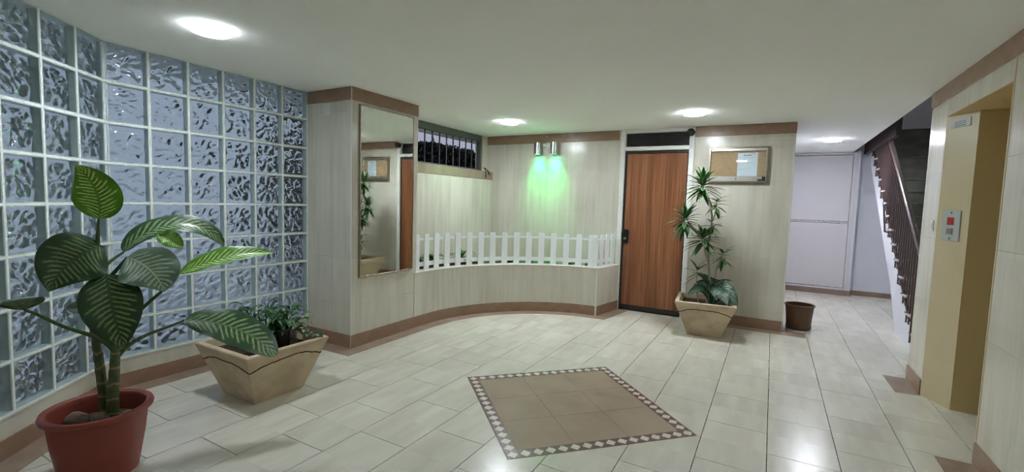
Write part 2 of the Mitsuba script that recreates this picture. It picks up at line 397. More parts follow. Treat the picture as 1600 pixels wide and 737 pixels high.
# the brown square set diagonally into the floor
def med_poly(a0, a1, b0, b1):
    q = sg.box(MC[0] + a0, MC[1] + b0, MC[0] + a1, MC[1] + b1); return sa.rotate(q, 45.2, origin=MC)
IN, OUT = 0.594, 0.68
cutsA = [-IN, -0.2, 0.2, IN]; cutsB = [-IN, -0.2, 0.193, IN]
for a in range(3):
    for b in range(3):
        part(fl_, 'centre_tile', bevel_tile(med_poly(cutsA[a] + 0.0012, cutsA[a + 1] - 0.0012, cutsB[b] + 0.0012, cutsB[b + 1] - 0.0012), -0.01, 0.0003), 'm_med', label='brown tile of the diagonal floor square' if a + b == 0 else None)
bw = (OUT - IN); N = 16; st = 2 * OUT / N
bt = []
for i in range(N):
    c = -OUT + st * (i + 0.5)
    bt.append((c, -OUT + bw / 2)); bt.append((c, OUT - bw / 2))
for i in range(1, N - 1):
    c = -OUT + st * (i + 0.5)
    bt.append((-OUT + bw / 2, c)); bt.append((OUT - bw / 2, c))
for a, b in bt:
    horiz = abs(abs(b) - (OUT - bw / 2)) < 1e-6
    ha, hb = (st / 2, bw / 2) if horiz else (bw / 2, st / 2)
    k = part(fl_, 'border_tile', bevel_tile(med_poly(a - ha + .0004, a + ha - .0004, b - hb + .0004, b + hb - .0004), -0.01, 0.0003, 0.0006), 'm_medborder')
    dm = sa.rotate(sg.Polygon([(MC[0] + a - ha * .86, MC[1] + b), (MC[0] + a, MC[1] + b - hb * .86), (MC[0] + a + ha * .86, MC[1] + b), (MC[0] + a, MC[1] + b + hb * .86)]), 45.2, origin=MC)
    part(k, 'diamond', prism(dm, -0.004, 0.0009), 'm_diamond')

# ------------------------------------------------------------------ ceiling and upper stairwell
ce = struct('ceiling', 'smooth white painted ceiling of the lobby', 'ceiling')
add(ce, cat_([box(-5.2, RX + 0.0, -2.4, 11.2, CZ, CZ + 0.3), box(RX, 2.9, -2.4, 5.68, CZ, CZ + 0.3)]), 'm_ceiling')
wu = struct('wall_stairwell', 'white painted walls round the staircase void', 'wall')
add(wu, cat_([box(2.6, 2.8, 5.68, 13.2, -0.1, 5.4), box(RX, 2.8, 12.0, 12.2, 2.9, 5.4), box(RX - 0.2, 2.8, 5.5, 13.2, 5.4, 5.6), box(RX - 0.15, RX, 5.68, 13.2, CZ + 0.3, 5.4), box(RX, 2.6, 5.48, 5.68, CZ + 0.3, 5.4)]), 'm_coolwall')

# ------------------------------------------------------------------ glass-block wall
wl = struct('wall_left', 'curved wall of square glass blocks in white mortar', 'wall')
SILL, BPZ, JT = 0.25, 0.3057, 0.016
NR = 6; GPR = (COLY0 - GK[1]) / NR
def frame_R(i): return np.array([GX, GK[1] + GPR * (i + 0.5)]), np.array([0, 1.0]), np.array([1.0, 0])
def frame_L(i): return GK + GD * GP * (i + 0.5), -GD, GN
cols = [(frame_L(i), GP) for i in range(NL - 1, -1, -1)] + [(frame_R(i), GPR) for i in range(NR)]
DEP0, DEP1 = -0.05, 0.038
def M_of(c, t, n, z, sx=1.0, sz=1.0):
    M = np.eye(4); M[:3, 0] = [t[0] * sx, t[1] * sx, 0]; M[:3, 1] = [n[0], n[1], 0]; M[:3, 2] = [0, 0, sz]; M[:3, 3] = [c[0], c[1], z]; return M
mort = []
def bar2(c, t, n, a0, a1, z0, z1, d0, d1):
    m = box(a0, a1, d0, d1, z0, z1); m.apply_transform(M_of(c, t, n, 0)); return m
zj = [SILL + BPZ * k for k in range(8)]
for i, ((c, t, n), pt) in enumerate(cols):
    for z in zj: mort.append(bar2(c, t, n, -pt / 2 + JT / 2, pt / 2 - JT / 2, z - JT / 2, z + JT / 2, DEP0, DEP1))
    mort.append(bar2(c, t, n, -pt / 2 - JT / 2, -pt / 2 + JT / 2, SILL - JT / 2, CZ, DEP0, DEP1))
    if i in (NL - 1, len(cols) - 1): mort.append(bar2(c, t, n, pt / 2 - JT / 2, pt / 2 + JT / 2, SILL - JT / 2, CZ, DEP0, DEP1 - (0.001 if i == NL - 1 else 0)))
add(wl, cat_(mort), 'm_mortar')
# plinth under the blocks
PL = [tuple(GE), tuple(GK), (GX, COLY0)]
def plinth(o1, o2, z0, z1):
    a = [GE + GN * o1, GK + GN * o1 + (GD * 0), (GX + o1, COLY0)]
    # mitre at the kink
    k1 = np.array([GX + o1, GK[1] + o1 * math.tan(math.radians(20))]); k2 = np.array([GX + o2, GK[1] + o2 * math.tan(math.radians(20))])
    return prism(sg.Polygon([GE + GN * o1, k1, (GX + o1, COLY0), (GX + o2, COLY0), k2, GE + GN * o2]), z0, z1)
part(wl, 'plinth', plinth(-0.06, 0.028, -0.02, SILL - JT / 2), 'm_clad', label='low cream tiled plinth')
part(wl, 'plinth_cap', plinth(-0.06, 0.034, SILL - JT / 2 - 0.012, SILL - JT / 2 + 0.002), 'm_label', label='thin pale edge strip')
bl = struct('baseboard_left', 'brown marble skirting under the glass-block wall', 'baseboard')
add(bl, plinth(0.028, 0.04, 0.0, 0.118), 'm_brown')
# one glass block: side frame, flat front pane, relief pane
bz = BPZ - JT
def relief(seed):
    n = 40; h = 0.5
    g = np.linspace(-h, h, n); X, Z = np.meshgrid(g, g, indexing='ij')
    r = np.hypot(X, Z); a = np.arctan2(Z, X)
    w = meshkit.fbm(np.stack([X * 2 + seed * 7, Z * 2, X * 0 + seed], -1), 3) - 0.5
    q1 = meshkit.fbm(np.stack([X * 3.2 + 2.6 * w + 11 * seed, Z * 3.2 + 2.6 * w, 0 * X + 2.5], -1), 2)
    rid = 1 - np.abs(2 * q1 - 1)
    pet = 0.5 + 0.5 * np.sin(a * 8 + 6 * w + seed * 1.7 + 4 * r)
    q2 = meshkit.fbm(np.stack([X * 5.5 + 4 * w, Z * 5.5 - 3 * w, 0 * X + seed * 3.1], -1), 2)
    hgt = 0.50 * rid ** 1.5 + 0.25 * pet * np.clip(r * 3.2, 0, 1) + 0.35 * (1 - np.abs(2 * q2 - 1)) ** 2
    mask = np.clip((0.455 - (np.abs(X) ** 4 + np.abs(Z) ** 4) ** 0.25) / 0.10, 0, 1); mask = mask * mask * (3 - 2 * mask)
    Y = 0.058 * (hgt - hgt.mean()) * mask + 0.03
    V1 = np.stack([X, Y + 0.008, Z], -1).reshape(-1, 3)
    I = np.arange(n * n).reshape(n, n)
    q = np.stack([I[:-1, :-1], I[1:, :-1], I[1:, 1:], I[:-1, 1:]], -1).reshape(-1, 4)
    f1 = np.vstack([q[:, [0, 2, 1]], q[:, [0, 3, 2]]])
    bnd = np.r_[I[:, 0], I[-1, 1:], I[-2::-1, -1], I[0, -2:0:-1]]
    V2 = V1[bnd].copy(); V2[:, 1] = 0; N2 = len(V1); nb = len(bnd)
    f2 = []
    for i in range(nb):
        j = (i + 1) % nb; f2 += [[bnd[i], bnd[j], N2 + j], [bnd[i], N2 + j, N2 + i]]
    V3 = np.array([[0, 0, 0]]); f3 = [[N2 + nb, N2 + i, N2 + (i + 1) % nb] for i in range(nb)]
    m = trimesh.Trimesh(np.vstack([V1, V2, V3]), np.vstack([f1, f2, f3]), process=False)
    trimesh.repair.fix_normals(m)
    return m
REL = [mikit.ply(relief(s), 'm_glass', 35) for s in range(6)]
def wavy(seed, n=22):
    g = np.linspace(-0.479, 0.479, n); X, Z = np.meshgrid(g, g, indexing='ij')
    q = meshkit.fbm(np.stack([X * 4 + 9 * seed, Z * 4, X * 0 + seed + 0.5], -1), 2)
    mask = np.clip((0.44 - (np.abs(X) ** 4 + np.abs(Z) ** 4) ** 0.25) / 0.12, 0, 1)
    Y = 0.030 + 0.034 * (q - 0.5) * mask * mask * (3 - 2 * mask)
    I = np.arange(n * n).reshape(n, n); q4 = np.stack([I[:-1, :-1], I[1:, :-1], I[1:, 1:], I[:-1, 1:]], -1).reshape(-1, 4)
    return trimesh.Trimesh(np.stack([X, Y, Z], -1).reshape(-1, 3), np.vstack([q4[:, [0, 2, 1]], q4[:, [0, 3, 2]]]), process=False)
WAVY = [mikit.ply(wavy(s), 'm_sheet', True) for s in range(6)]
def ring():
    b = 1.0; out = sg.box(-0.5, -0.5, 0.5, 0.5).difference(sg.box(-0.478, -0.478, 0.478, 0.478))
    m = trimesh.creation.extrude_polygon(out, 0.074, engine='earcut'); m.apply_transform(trimesh.transformations.rotation_matrix(math.pi / 2, [1, 0, 0])); m.apply_translation([0, 0.036, 0]); return m
RING = mikit.ply(ring(), 'm_blockside')
nb = 0
for ci, ((c, t, n), pt) in enumerate(cols):
    for r in range(8):
        z0 = SILL + BPZ * r + JT / 2; z1 = min(z0 + bz, CZ - 0.002)
        M = M_of(c, t, n, (z0 + z1) / 2, pt - JT, z1 - z0)
        k = num(f'{wl}__glass_block')
        rel = dict(REL[(ci * 5 + r * 3 + (ci * r) % 2) % 6])
        M2 = M @ T().rotate([0, 1, 0], 90 * ((ci + 2 * r + ci * r) % 4)).matrix
        M2 = np.array(M2); M2[:3, 3] += np.array([n[0], n[1], 0]) * -0.044
        scene[k] = {**RING, 'to_world': T(M)}
        scene[k + '__front_pane'] = {**WAVY[(ci * 3 + r * 5 + ci * r) % 6], 'to_world': T(M)}
        scene[k + '__relief_pane'] = {**rel, 'to_world': T(M2)}
        nb += 1

# walls behind the camera
wr_ = struct('wall_behind', 'plain plastered wall closing the lobby behind the viewer', 'wall')
d_ = np.array([-1.45, -2.0]) - GE; d_ /= np.linalg.norm(d_); nn_ = np.array([d_[1], -d_[0]])
add(wr_, cat_([prism(sg.Polygon([GE + GD * 0.02, (-1.45, -2.0), np.array([-1.45, -2.0]) + np.array([-0.13, -0.13]), GE + np.array([-0.13, -0.13])]), -0.02, CZ + 0.05), box(-1.6, 1.5, -2.2, -2.0, -0.02, CZ + 0.05)]), 'm_plaster')

# ------------------------------------------------------------------ column, planter wall, back walls
def clad_run(parent, path, z0, z1, s0=0.0, s1=None, w=0.33, h=0.5, z_ref=0.44, s_ref=0.0, holes=None):
    """Stone cladding panels 8 mm thick on a wall line, each a part of its own."""
    L = np.linalg.norm(np.diff(np.array(path), axis=0), axis=1).sum() if s1 is None else s1
    ss = [s0]; s = s_ref
    while s < L - 0.03:
        if s > s0 + 0.03: ss.append(s)
        s += w
    ss.append(L)
    zz = [z0] + [z for z in np.arange(z_ref - 5 * h, z1, h) if z0 + 0.03 < z < z1 - 0.03] + [z1]
    for a, b in zip(ss[:-1], ss[1:]):
        for c, d in zip(zz[:-1], zz[1:]):
            part(parent, 'cladding_panel', strip(path, a + 0.0006, b - 0.0006, c + 0.0006, d - 0.0006, 0.008), 'm_clad')
BAND = 0.13; SK = 0.135
wc = struct('wall_column', 'cream clad column that carries the mirror', 'wall')
add(wc, box(GX - 0.03, COLX - 0.008, COLY0 + 0.008, COLY1, -0.02, CZ + 0.02), 'm_plaster')
colL = [(GX + 0.03, COLY0 + 0.008), (COLX - 0.0, COLY0 + 0.008)]
colR = [(COLX - 0.008, COLY0), (COLX - 0.008, COLY1)]
clad_run(wc, colL, SK, CZ - BAND, w=0.4); clad_run(wc, colR, SK, CZ - BAND, w=0.5)
part(wc, 'corner_trim', box(COLX - 0.008, COLX + 0.004, COLY0 - 0.004, COLY0 + 0.008, 0.0, CZ - 0.0, 0.003), 'm_label', label='pale corner bead')
tb = struct('trim_column', 'brown marble band along the top of the mirror column', 'trim')
add(tb, cat_([strip(colL, 0, 0.71, CZ - BAND, CZ - 0.001, 0.012), strip(colR, 0.0, COLY1 - COLY0, CZ - BAND, CZ - 0.001, 0.012)]), 'm_brown')
wp = struct('wall_planter', 'low curved cream wall in front of the planting bed', 'wall')
PZ = 0.68
inner = offs(WALLLINE, -0.13)
msk = WALLLINE[:, 1] > 4.28
lowpath = WALLLINE[msk]; lowin = inner[msk]
lowpoly = sg.Polygon(np.vstack([lowpath + 0, [(-2.105, 6.27), (-1.99, BY), (-2.12, BY), (-2.23, 6.36)], lowin[::-1][1:]]))
add(wp, prism(lowpoly.buffer(-0.004).buffer(0), -0.02, PZ - 0.012), 'm_plaster')
lowL = np.linalg.norm(np.diff(lowpath, axis=0), axis=1).sum()
clad_run(wp, lowpath - 0.0, SK, PZ - 0.012, w=0.36, h=2.0, z_ref=9)
ret = [(-2.107, 6.252), (-1.985, BY)]
clad_run(wp, ret, SK, PZ - 0.012, w=0.36, h=2.0, z_ref=9)
part(wp, 'corner_trim', box(-2.118, -2.098, 6.233, 6.253, 0.0, PZ - 0.01, 0.003), 'm_label', label='pale corner bead')
part(wp, 'coping', prism(lowpoly.buffer(0.012), PZ - 0.012, PZ), 'm_label', label='thin pale coping slab')
bs = struct('baseboard_planter', 'brown marble skirting sweeping round column and curved planter wall', 'baseboard')
sw = offs(WALLLINE, 0.012)
add(bs, cat_([strip(colL, 0, 0.722, 0, SK, 0.016), strip(WALLLINE, 0.0, L_, 0, SK, 0.012), strip(ret, 0, 0.63, 0, SK, 0.014)]), 'm_brown')
# planting bed
bed = sg.Polygon(np.vstack([lowin, [(-2.24, 6.4), (-2.14, BY), (-4.28, BY), (-4.28, COLY1)]])).buffer(0)
sb_ = thing('planting_bed', 'dark soil of the planting bed behind the white picket fence', 'soil', kind='stuff')
pts = []
sm = prism(bed.buffer(-0.002), 0.30, 0.60)
add(sb_, sm, 'm_soil')
# exterior wall left of the bed with the barred window
wg = struct('wall_garden', 'cream outer wall left of the planting bed below the barred window', 'wall')
LY0, LY1 = COLY1, BY
add(wg, cat_([box(-4.55, -4.288, LY0 - 0.3, BY + 0.1, -0.1, 2.07), box(-4.55, -4.40, 6.74, BY + 0.1, 2.07, CZ + 0.02)]), 'm_plaster')
gpath = [(-4.288, BY), (-4.288, LY0)]
gp2 = [(-4.288, LY0), (-4.288, BY)]
clad_run(wg, gp2, 0.6, 1.935, w=0.42, h=0.5, z_ref=0.44)
part(wg, 'sill_band', box(-4.3, -4.272, LY0, BY - 0.001, 1.935, 2.075, 0.004), 'm_edge', label='tan sill band')
part(wg, 'side_panel', box(-4.405, -4.392, 6.735, BY, 2.075, CZ), 'm_clad')
wn = struct('window_1', 'barred high window above the planting bed looking out to foliage', 'window')
add(wn, cat_([box(-4.48, -4.42, LY0 - 0.2, 6.74, CZ - 0.10, CZ + 0.01, 0.004), box(-4.47, -4.43, LY0 - 0.2, 6.74, 2.07, 2.112, 0.004), box(-4.48, -4.42, 6.695, 6.74, 2.07, CZ, 0.004)]), 'm_iron')
for y in np.arange(5.275 - 0.17 * 5, 6.68, 0.171):
    part(wn, 'bar', tube([(-4.45, y, 2.09), (-4.45, y, CZ - 0.06)], 0.011, 8), 'm_darkiron', 30)
part(wn, 'brace', tube([(-4.45, 5.43, CZ - 0.09), (-4.455, 5.50, CZ - 0.27)], 0.009, 8), 'm_darkiron', 30)
cb = thing('cable_end', 'short dark cable hanging from the corner of the barred window', 'cable')
add(cb, cat_([tube(spline([(-4.30, 6.62, 2.13), (-4.262, 6.66, 2.10), (-4.255, 6.72, 2.06), (-4.258, 6.76, 2.02)], 10), 0.009, 8), tube(spline([(-4.30, 6.62, 2.13), (-4.262, 6.63, 2.08), (-4.258, 6.64, 2.0), (-4.258, 6.645, 1.95)], 10), 0.006, 8)]), 'm_darkwood', 40)
# back wall
wb = struct('wall_back', 'cream clad back wall behind the planting bed with the green lights', 'wall')
add(wb, cat_([box(-4.6, DX0 + 0.002, BY + 0.008, BY + 0.2, -0.1, CZ + 0.02), box(DX0, DX1, BY + 0.14, BY + 0.3, 2.43, CZ + 0.02), box(DX0 - 0.1, DX1 + 0.1, BY + 0.9, BY + 1.0, -0.1, CZ + 0.02), box(DX0 - 0.1, DX0, BY + 0.1, BY + 1.0, -0.1, CZ), box(DX1, DX1 + 0.1, BY + 0.1, BY + 1.0, -0.1, CZ)]), 'm_plaster')
bpath = [(-4.40, BY + 0.008), (DX0, BY + 0.008)]
clad_run(wb, bpath, 0.55, CZ - BAND - 0.01, w=0.45, h=0.57, z_ref=1.94, s_ref=-0.40)
tb2 = struct('trim_back', 'brown marble band along the top of the back wall', 'trim')
add(tb2, box(-4.39, DX0 - 0.03, BY - 0.012, BY + 0.01, CZ - BAND - 0.015, CZ - 0.001, 0.002), 'm_brown')
for i, x in enumerate((-3.26, -2.97)):
    part(tb2, 'screw', cyl(0.008, 0, 0.006).apply_transform(trimesh.transformations.rotation_matrix(math.pi / 2, [1, 0, 0])).apply_translation([x, BY - 0.012, CZ - 0.045]), 'm_label')
# wall right of the door
w2 = struct('wall_board', 'cream clad wall right of the door with the notice board', 'wall')
add(w2, cat_([box(DX1 - 0.002, 0.182, BY + 0.008, BY + 0.25, -0.02, CZ + 0.02), box(0.0, 0.182, BY + 0.2, 10.9, -0.02, CZ + 0.02)]), 'm_plaster')
rpath = [(DX1 + 0.001, BY + 0.008), (0.19, BY + 0.008)]
clad_run(w2, rpath, SK, CZ - BAND - 0.005, w=0.40, h=0.57, z_ref=1.94, s_ref=0.0)
part(w2, 'end_panel', box(0.182, 0.19, BY, 10.6, SK, CZ - 0.01), 'm_coolwall')
part(w2, 'corner_trim', box(0.181, 0.195, BY - 0.004, BY + 0.009, 0.0, CZ - BAND, 0.003), 'm_label', label='pale corner bead')
tb3 = struct('trim_board', 'brown marble band above the notice board', 'trim')
add(tb3, box(DX1 + 0.0, 0.196, BY - 0.012, BY + 0.01, CZ - BAND - 0.01, CZ - 0.001, 0.002), 'm_brown')
bb3 = struct('baseboard_board', 'brown marble skirting right of the wooden door', 'baseboard')
add(bb3, cat_([box(DX1 + 0.0, 0.18, BY - 0.012, BY + 0.01, 0, SK, 0.002), box(0.182, 0.202, BY + 0.01, 10.6, 0, SK * 0.8, 0.002)]), 'm_brown')

# ------------------------------------------------------------------ wooden door
dr_ = struct('door_1', 'brown wood-grain door in a white frame with a dark transom', 'door')
jw = 0.068
add(dr_, cat_([box(DX0, DX0 + jw, BY - 0.012, BY + 0.14, 0, CZ - 0.002, 0.004), box(DX1 - jw, DX1, BY - 0.012, BY + 0.14, 0, CZ - 0.002, 0.004),
               box(DX0 + jw, DX1 - jw, BY - 0.010, BY + 0.14, 2.375, 2.432, 0.004), box(DX0 + jw, DX1 - jw, BY - 0.008, BY + 0.14, 2.63, CZ - 0.002, 0.004)]), 'm_white')
lx0, lx1 = DX0 + jw, DX1 - jw
part(dr_, 'rebate', cat_([box(lx0, lx0 + 0.028, BY + 0.02, BY + 0.12, 0, 2.375), box(lx1 - 0.016, lx1, BY + 0.02, BY + 0.12, 0, 2.375), box(lx0, lx1, BY + 0.02, BY + 0.12, 2.335, 2.375)]), 'm_dark', label='dark steel rebate')
part(dr_, 'leaf', box(lx0 + 0.03, lx1 - 0.018, BY + 0.028, BY + 0.07, 0.075, 2.332, 0.003), 'm_wood', label='wood-grain door leaf')
part(dr_, 'kick_strip', box(lx0 + 0.03, lx1 - 0.018, BY + 0.022, BY + 0.066, 0.006, 0.073, 0.003), 'm_dark', label='dark bottom strip')
part(dr_, 'transom_pane', box(lx0 + 0.004, lx1 - 0.004, BY + 0.06, BY + 0.066, 2.434, 2.628), 'm_black', label='dark transom pane')
part(dr_, 'lock_case', box(lx0 + 0.006, lx0 + 0.105, BY - 0.006, BY + 0.03, 1.01, 1.215, 0.012), 'm_black', label='black lock case')
part(dr_, 'lock_knob', trimesh.creation.cylinder(0.02, 0.03, sections=24).apply_transform(trimesh.transformations.rotation_matrix(math.pi / 2, [1, 0, 0])).apply_translation([lx0 + 0.065, BY - 0.018, 1.08]), 'm_bronze')
part(dr_, 'hinge', cyl(0.009, 1.62, 1.74, (lx1 - 0.02, BY + 0.022)), 'm_bronze')
ss_ = thing('door_sensor', 'small dark round device above the right door jamb', 'sensor')
add(ss_, lathe([(0, 0), (0.05, 0.0), (0.052, 0.05), (0.042, 0.085), (0.02, 0.1), (0, 0.1)], 24).apply_transform(trimesh.transformations.rotation_matrix(math.pi / 2, [1, 0, 0])).apply_translation([-1.055, BY - 0.012, 2.60]), 'm_dark', 40)

# ------------------------------------------------------------------ mirror
mx = COLX + 0.0
mr = thing('wall_mirror', 'tall frameless mirror with thin bronze edge on the column', 'mirror')
my0, my1, mz0, mz1 = 3.435, 4.235, 0.74, 2.515
part(mr, 'backing', box(mx, mx + 0.012, my0 + 0.004, my1 - 0.004, mz0 + 0.004, mz1 - 0.004), 'm_dark')
part(mr, 'glass', box(mx + 0.012, mx + 0.017, my0 + 0.003, my1 - 0.003, mz0 + 0.003, mz1 - 0.003), 'm_mirror', label='mirror glass')
e = 0.011
part(mr, 'edge_trim', cat_([box(mx, mx + 0.022, my0 - e, my0 + 0.003, mz0 - e, mz1 + e, 0.002), box(mx, mx + 0.022, my1 - 0.003, my1 + e, mz0 - e, mz1 + e, 0.002), box(mx, mx + 0.022, my0, my1, mz0 - e, mz0 + 0.003, 0.002), box(mx, mx + 0.022, my0, my1, mz1 - 0.003, mz1 + e, 0.002)]), 'm_bronze')
for y in (3.53, 4.14): part(mr, 'clip', box(mx + 0.001, mx + 0.028, y - 0.012, y + 0.012, mz0 - 0.02, mz0 + 0.008, 0.003), 'm_alu')
ft = thing('wall_plate', 'small cream square plate high on the column beside the glass blocks', 'plate')
add(ft, box(-4.18, -4.06, COLY0 - 0.007, COLY0 + 0.0005, 2.41, 2.535, 0.004), 'm_label')

# ------------------------------------------------------------------ ceiling lamps
LN = ['round white ceiling lamp nearest the glass-block wall', 'round white ceiling lamp above the green wall lights', 'round white ceiling lamp in front of the wooden door', 'cool white ceiling lamp over the corridor by the white cupboard', 'round white ceiling lamp over the diagonal floor square, above the frame']
for (x, y, cool), lb in zip(LAMP_SPOTS, LN):
    k = thing('ceiling_lamp', lb, 'lamp', 'round ceiling lamps')
    part(k, 'housing', lathe([(0, 0), (0.117, 0), (0.117, -0.012), (0, -0.012)], 48, (x, y, CZ)), 'm_white', 35)
    col = (LAMP_COOL if cool else LAMP_COL) * LAMP * LAMP_GAIN[(x, y)]
    disc = lathe([(0, -0.040), (0.09, -0.0395), (0.113, -0.036), (0.113, -0.030), (0, -0.030)], 48, (x, y, CZ))
    part(k, 'rim', lathe([(0.1135, -0.036), (0.121, -0.032), (0.121, -0.0125), (0.1135, -0.0125)], 48, (x, y, CZ)), 'm_white', 35, emitter={'type': 'area', 'radiance': rgb(col * 0.14), 'sampling_weight': 0.3}, label='softly glowing translucent rim')
    part(k, 'diffuser', disc, 'm_white', 35, emitter={'type': 'area', 'radiance': rgb(col)}, label='glowing diffuser')

lk = thing('stairwell_lamp', 'dim round lamp high in the stairwell above the stair', 'lamp')
add(lk, lathe([(0, -0.045), (0.115, -0.04), (0.12, 0), (0, 0)], 32, (1.9, 9.6, 5.4)), 'm_white', 35, emitter={'type': 'area', 'radiance': rgb((3.0, 2.8, 2.5)), 'sampling_weight': 0.3})

# ------------------------------------------------------------------ green wall spotlights
gs = thing('green_spotlight', 'twin chrome cylinder wall light shining green down the back wall', 'spotlight')
part(gs, 'bracket', cat_([box(-3.33, -3.11, BY - 0.03, BY + 0.0, 2.475, 2.515, 0.004), box(-3.26, -3.18, BY - 0.02, BY, 2.45, 2.54, 0.004)]), 'm_alu')
part(gs, 'arm', cat_([tube([(-3.37, BY - 0.1, 2.49), (-3.37, BY - 0.02, 2.49), (-3.30, BY - 0.018, 2.49)], 0.011, 10), tube([(-3.085, BY - 0.1, 2.49), (-3.085, BY - 0.02, 2.49), (-3.14, BY - 0.018, 2.49)], 0.011, 10)]), 'm_chrome', 30)
for x in (-3.375, -3.09):
    k = part(gs, 'head', lathe([(0.0, 2.535), (0.055, 2.535), (0.06, 2.53), (0.06, 2.35), (0.056, 2.346), (0.052, 2.35), (0.052, 2.40), (0, 2.40)], 32, (x, BY - 0.09, 0)), 'm_chrome', 35)
    part(k, 'lens', lathe([(0, 2.396), (0.05, 2.396), (0.05, 2.40), (0, 2.40)], 32, (x, BY - 0.09, 0)), 'm_white', emitter={'type': 'area', 'radiance': rgb((0.4, 6.0, 2.0)), 'sampling_weight': 0.2}, label='green lens')
    scene[f'green_beam_{int(-x * 1000)}'] = {'type': 'spot', 'to_world': T().look_at(origin=[x, BY - 0.09, 2.39], target=[x, BY - 0.09 + 0.20, 1.39], up=[0, 1, 0]), 'intensity': rgb((0.0, 1.0, 0.12)), 'cutoff_angle': 32.0, 'beam_width': 14.0, 'sampling_weight': 0.8}

# ------------------------------------------------------------------ picket fence
pf = thing('picket_fence', 'white picket fence following the curved planter wall', 'fence')
fpath = WALLLINE
def picket(p, t, h=0.455, w=0.083):
    prof = sg.Polygon([(-w / 2, 0), (w / 2, 0), (w / 2, h - 0.02), (w / 2 - 0.014, h), (-w / 2 + 0.014, h), (-w / 2, h - 0.02)])
    m = trimesh.creation.extrude_polygon(prof, 0.016, engine='earcut')
    n = np.array([t[1], -t[0]])
    M = np.eye(4); M[:3, 0] = [t[0], t[1], 0]; M[:3, 1] = [0, 0, 1]; M[:3, 2] = [n[0], n[1], 0]; M[:3, 3] = [p[0] - n[0] * 0.07, p[1] - n[1] * 0.07, PZ + 0.003]
    m.apply_transform(M); return m
for i in range(16):
    p, t = at_s(fpath, 1.085 + 0.1747 * i); part(pf, 'picket', picket(p, t), 'm_fence')
rp0, rp1 = np.array([-2.11, 6.25]), np.array([-1.985, BY])
rt = (rp1 - rp0) / np.linalg.norm(rp1 - rp0)
for i in range(4): part(pf, 'picket', picket(rp0 + rt * (0.06 + 0.155 * i), rt), 'm_fence')
ip = np.array([at_s(fpath, s)[0] - 0.086 * np.array([at_s(fpath, s)[1][1], -at_s(fpath, s)[1][0]]) for s in np.linspace(1.02, L_ - 0.03, 34)])
rn = np.array([rt[1], -rt[0]])
for z in (0.755, 1.07):
    hh = 0.028 if z < 1 else 0.014
    A = ip; B = np.array([at_s(fpath, s)[0] - 0.073 * np.array([at_s(fpath, s)[1][1], -at_s(fpath, s)[1][0]]) for s in np.linspace(1.02, L_ - 0.03, 34)])
    part(pf, 'rail', cat_([prism(sg.Polygon(np.vstack([A, B[::-1]])).buffer(0), z - hh, z + hh), obox([*(rp0 - rn * 0.09 + rt * 0.02), z], [*(rp1 - rn * 0.09), z], 0.013, 2 * hh)]), 'm_fence')
# troughs and plants in the bed
def trough(p0, p1, lb):
    k = thing('plant_trough', lb, 'planter', 'troughs behind the fence')
    p0, p1 = np.array(p0), np.array(p1); t = (p1 - p0) / np.linalg.norm(p1 - p0); L = np.linalg.norm(p1 - p0); n = np.array([-t[1], t[0]])
    M = np.eye(4); M[:3, 0] = [*t, 0]; M[:3, 1] = [*n, 0]; M[:3, 3] = [*p0, 0.60]
    o_ = box(0, L, -0.08, 0.08, 0, 0.15); 
    m = cat_([box(0, L, -0.08, -0.068, 0, 0.15, 0.003), box(0, L, 0.068, 0.08, 0, 0.15, 0.003), box(0, 0.012, -0.068, 0.068, 0, 0.15), box(L - 0.012, L, -0.068, 0.068, 0, 0.15), box(0.012, L - 0.012, -0.068, 0.068, 0, 0.01)])
    m.apply_transform(M); part(k, 'body', m, 'm_trough')
    s_ = box(0.013, L - 0.013, -0.067, 0.067, 0.01, 0.13); s_.apply_transform(M); part(k, 'soil', s_, 'm_soil')
    return k
trough((-4.02, 4.50), (-3.98, 5.02), 'dark red plant trough behind the fence, nearest the mirror column')
trough((-3.93, 5.10), (-3.66, 5.56), 'dark red plant trough behind the fence, second from the mirror column')
def tuft(name, lb, cat, pos, nleaf, length, width, m, group=None, up=0.75, seed=0, spread=1.0, stem_h=0.0, parent=None):
    r = np.random.default_rng(seed); k = parent or thing(name, lb, cat, group)
    if stem_h: part(k, 'stem', tube([pos, (pos[0], pos[1], pos[2] + stem_h)], 0.006, 8), 'm_petiole', 30)
    b = np.array(pos) + [0, 0, stem_h]
    for i in range(nleaf):
        a = i * 2.4 + r.uniform(-.3, .3); l = length * r.uniform(0.7, 1.1); e = up * r.uniform(0.4, 1.15)
        d = np.array([math.cos(a), math.sin(a), 0]); 
        p1 = b + d * l * 0.5 * spread + np.array([0, 0, l * e * 0.75]); p2 = b + d * l * spread + np.array([0, 0, l * (e * 0.85 - 0.25)])
        lm, uv = leaf([b + d * 0.004, p1, p2], width * r.uniform(.8, 1.15), (d[0] * -0.3, d[1] * -0.3, 1.0), 10, 4, (0.7, 0.9), 0.3)
        part(k, 'leaf', lm, m, True, uv)
    return k
bedspots = [(-3.99, 4.66, .73, 'nearest the mirror column'), (-3.97, 4.9, .73, 'second from the mirror column'), (-3.80, 5.32, .73, 'third from the mirror column'), (-3.72, 5.78, .60, 'fourth from the column'), (-3.46, 6.08, .60, 'left of the green light pool'), (-3.20, 6.30, .60, 'under the green lights'), (-2.92, 6.46, .60, 'in the brightest green light'), (-2.64, 6.56, .60, 'second from the door end'), (-2.38, 6.66, .60, 'nearest the door')]
for i, (x, y, z, w) in enumerate(bedspots):
    tuft('bed_plant', f'low green plant behind the picket fence, {w}', 'plant', (x, y, z), 12, 0.2 + 0.03 * (i % 3), 0.05, 'm_leafgreen', 'plants in the bed', 0.7, 20 + i)

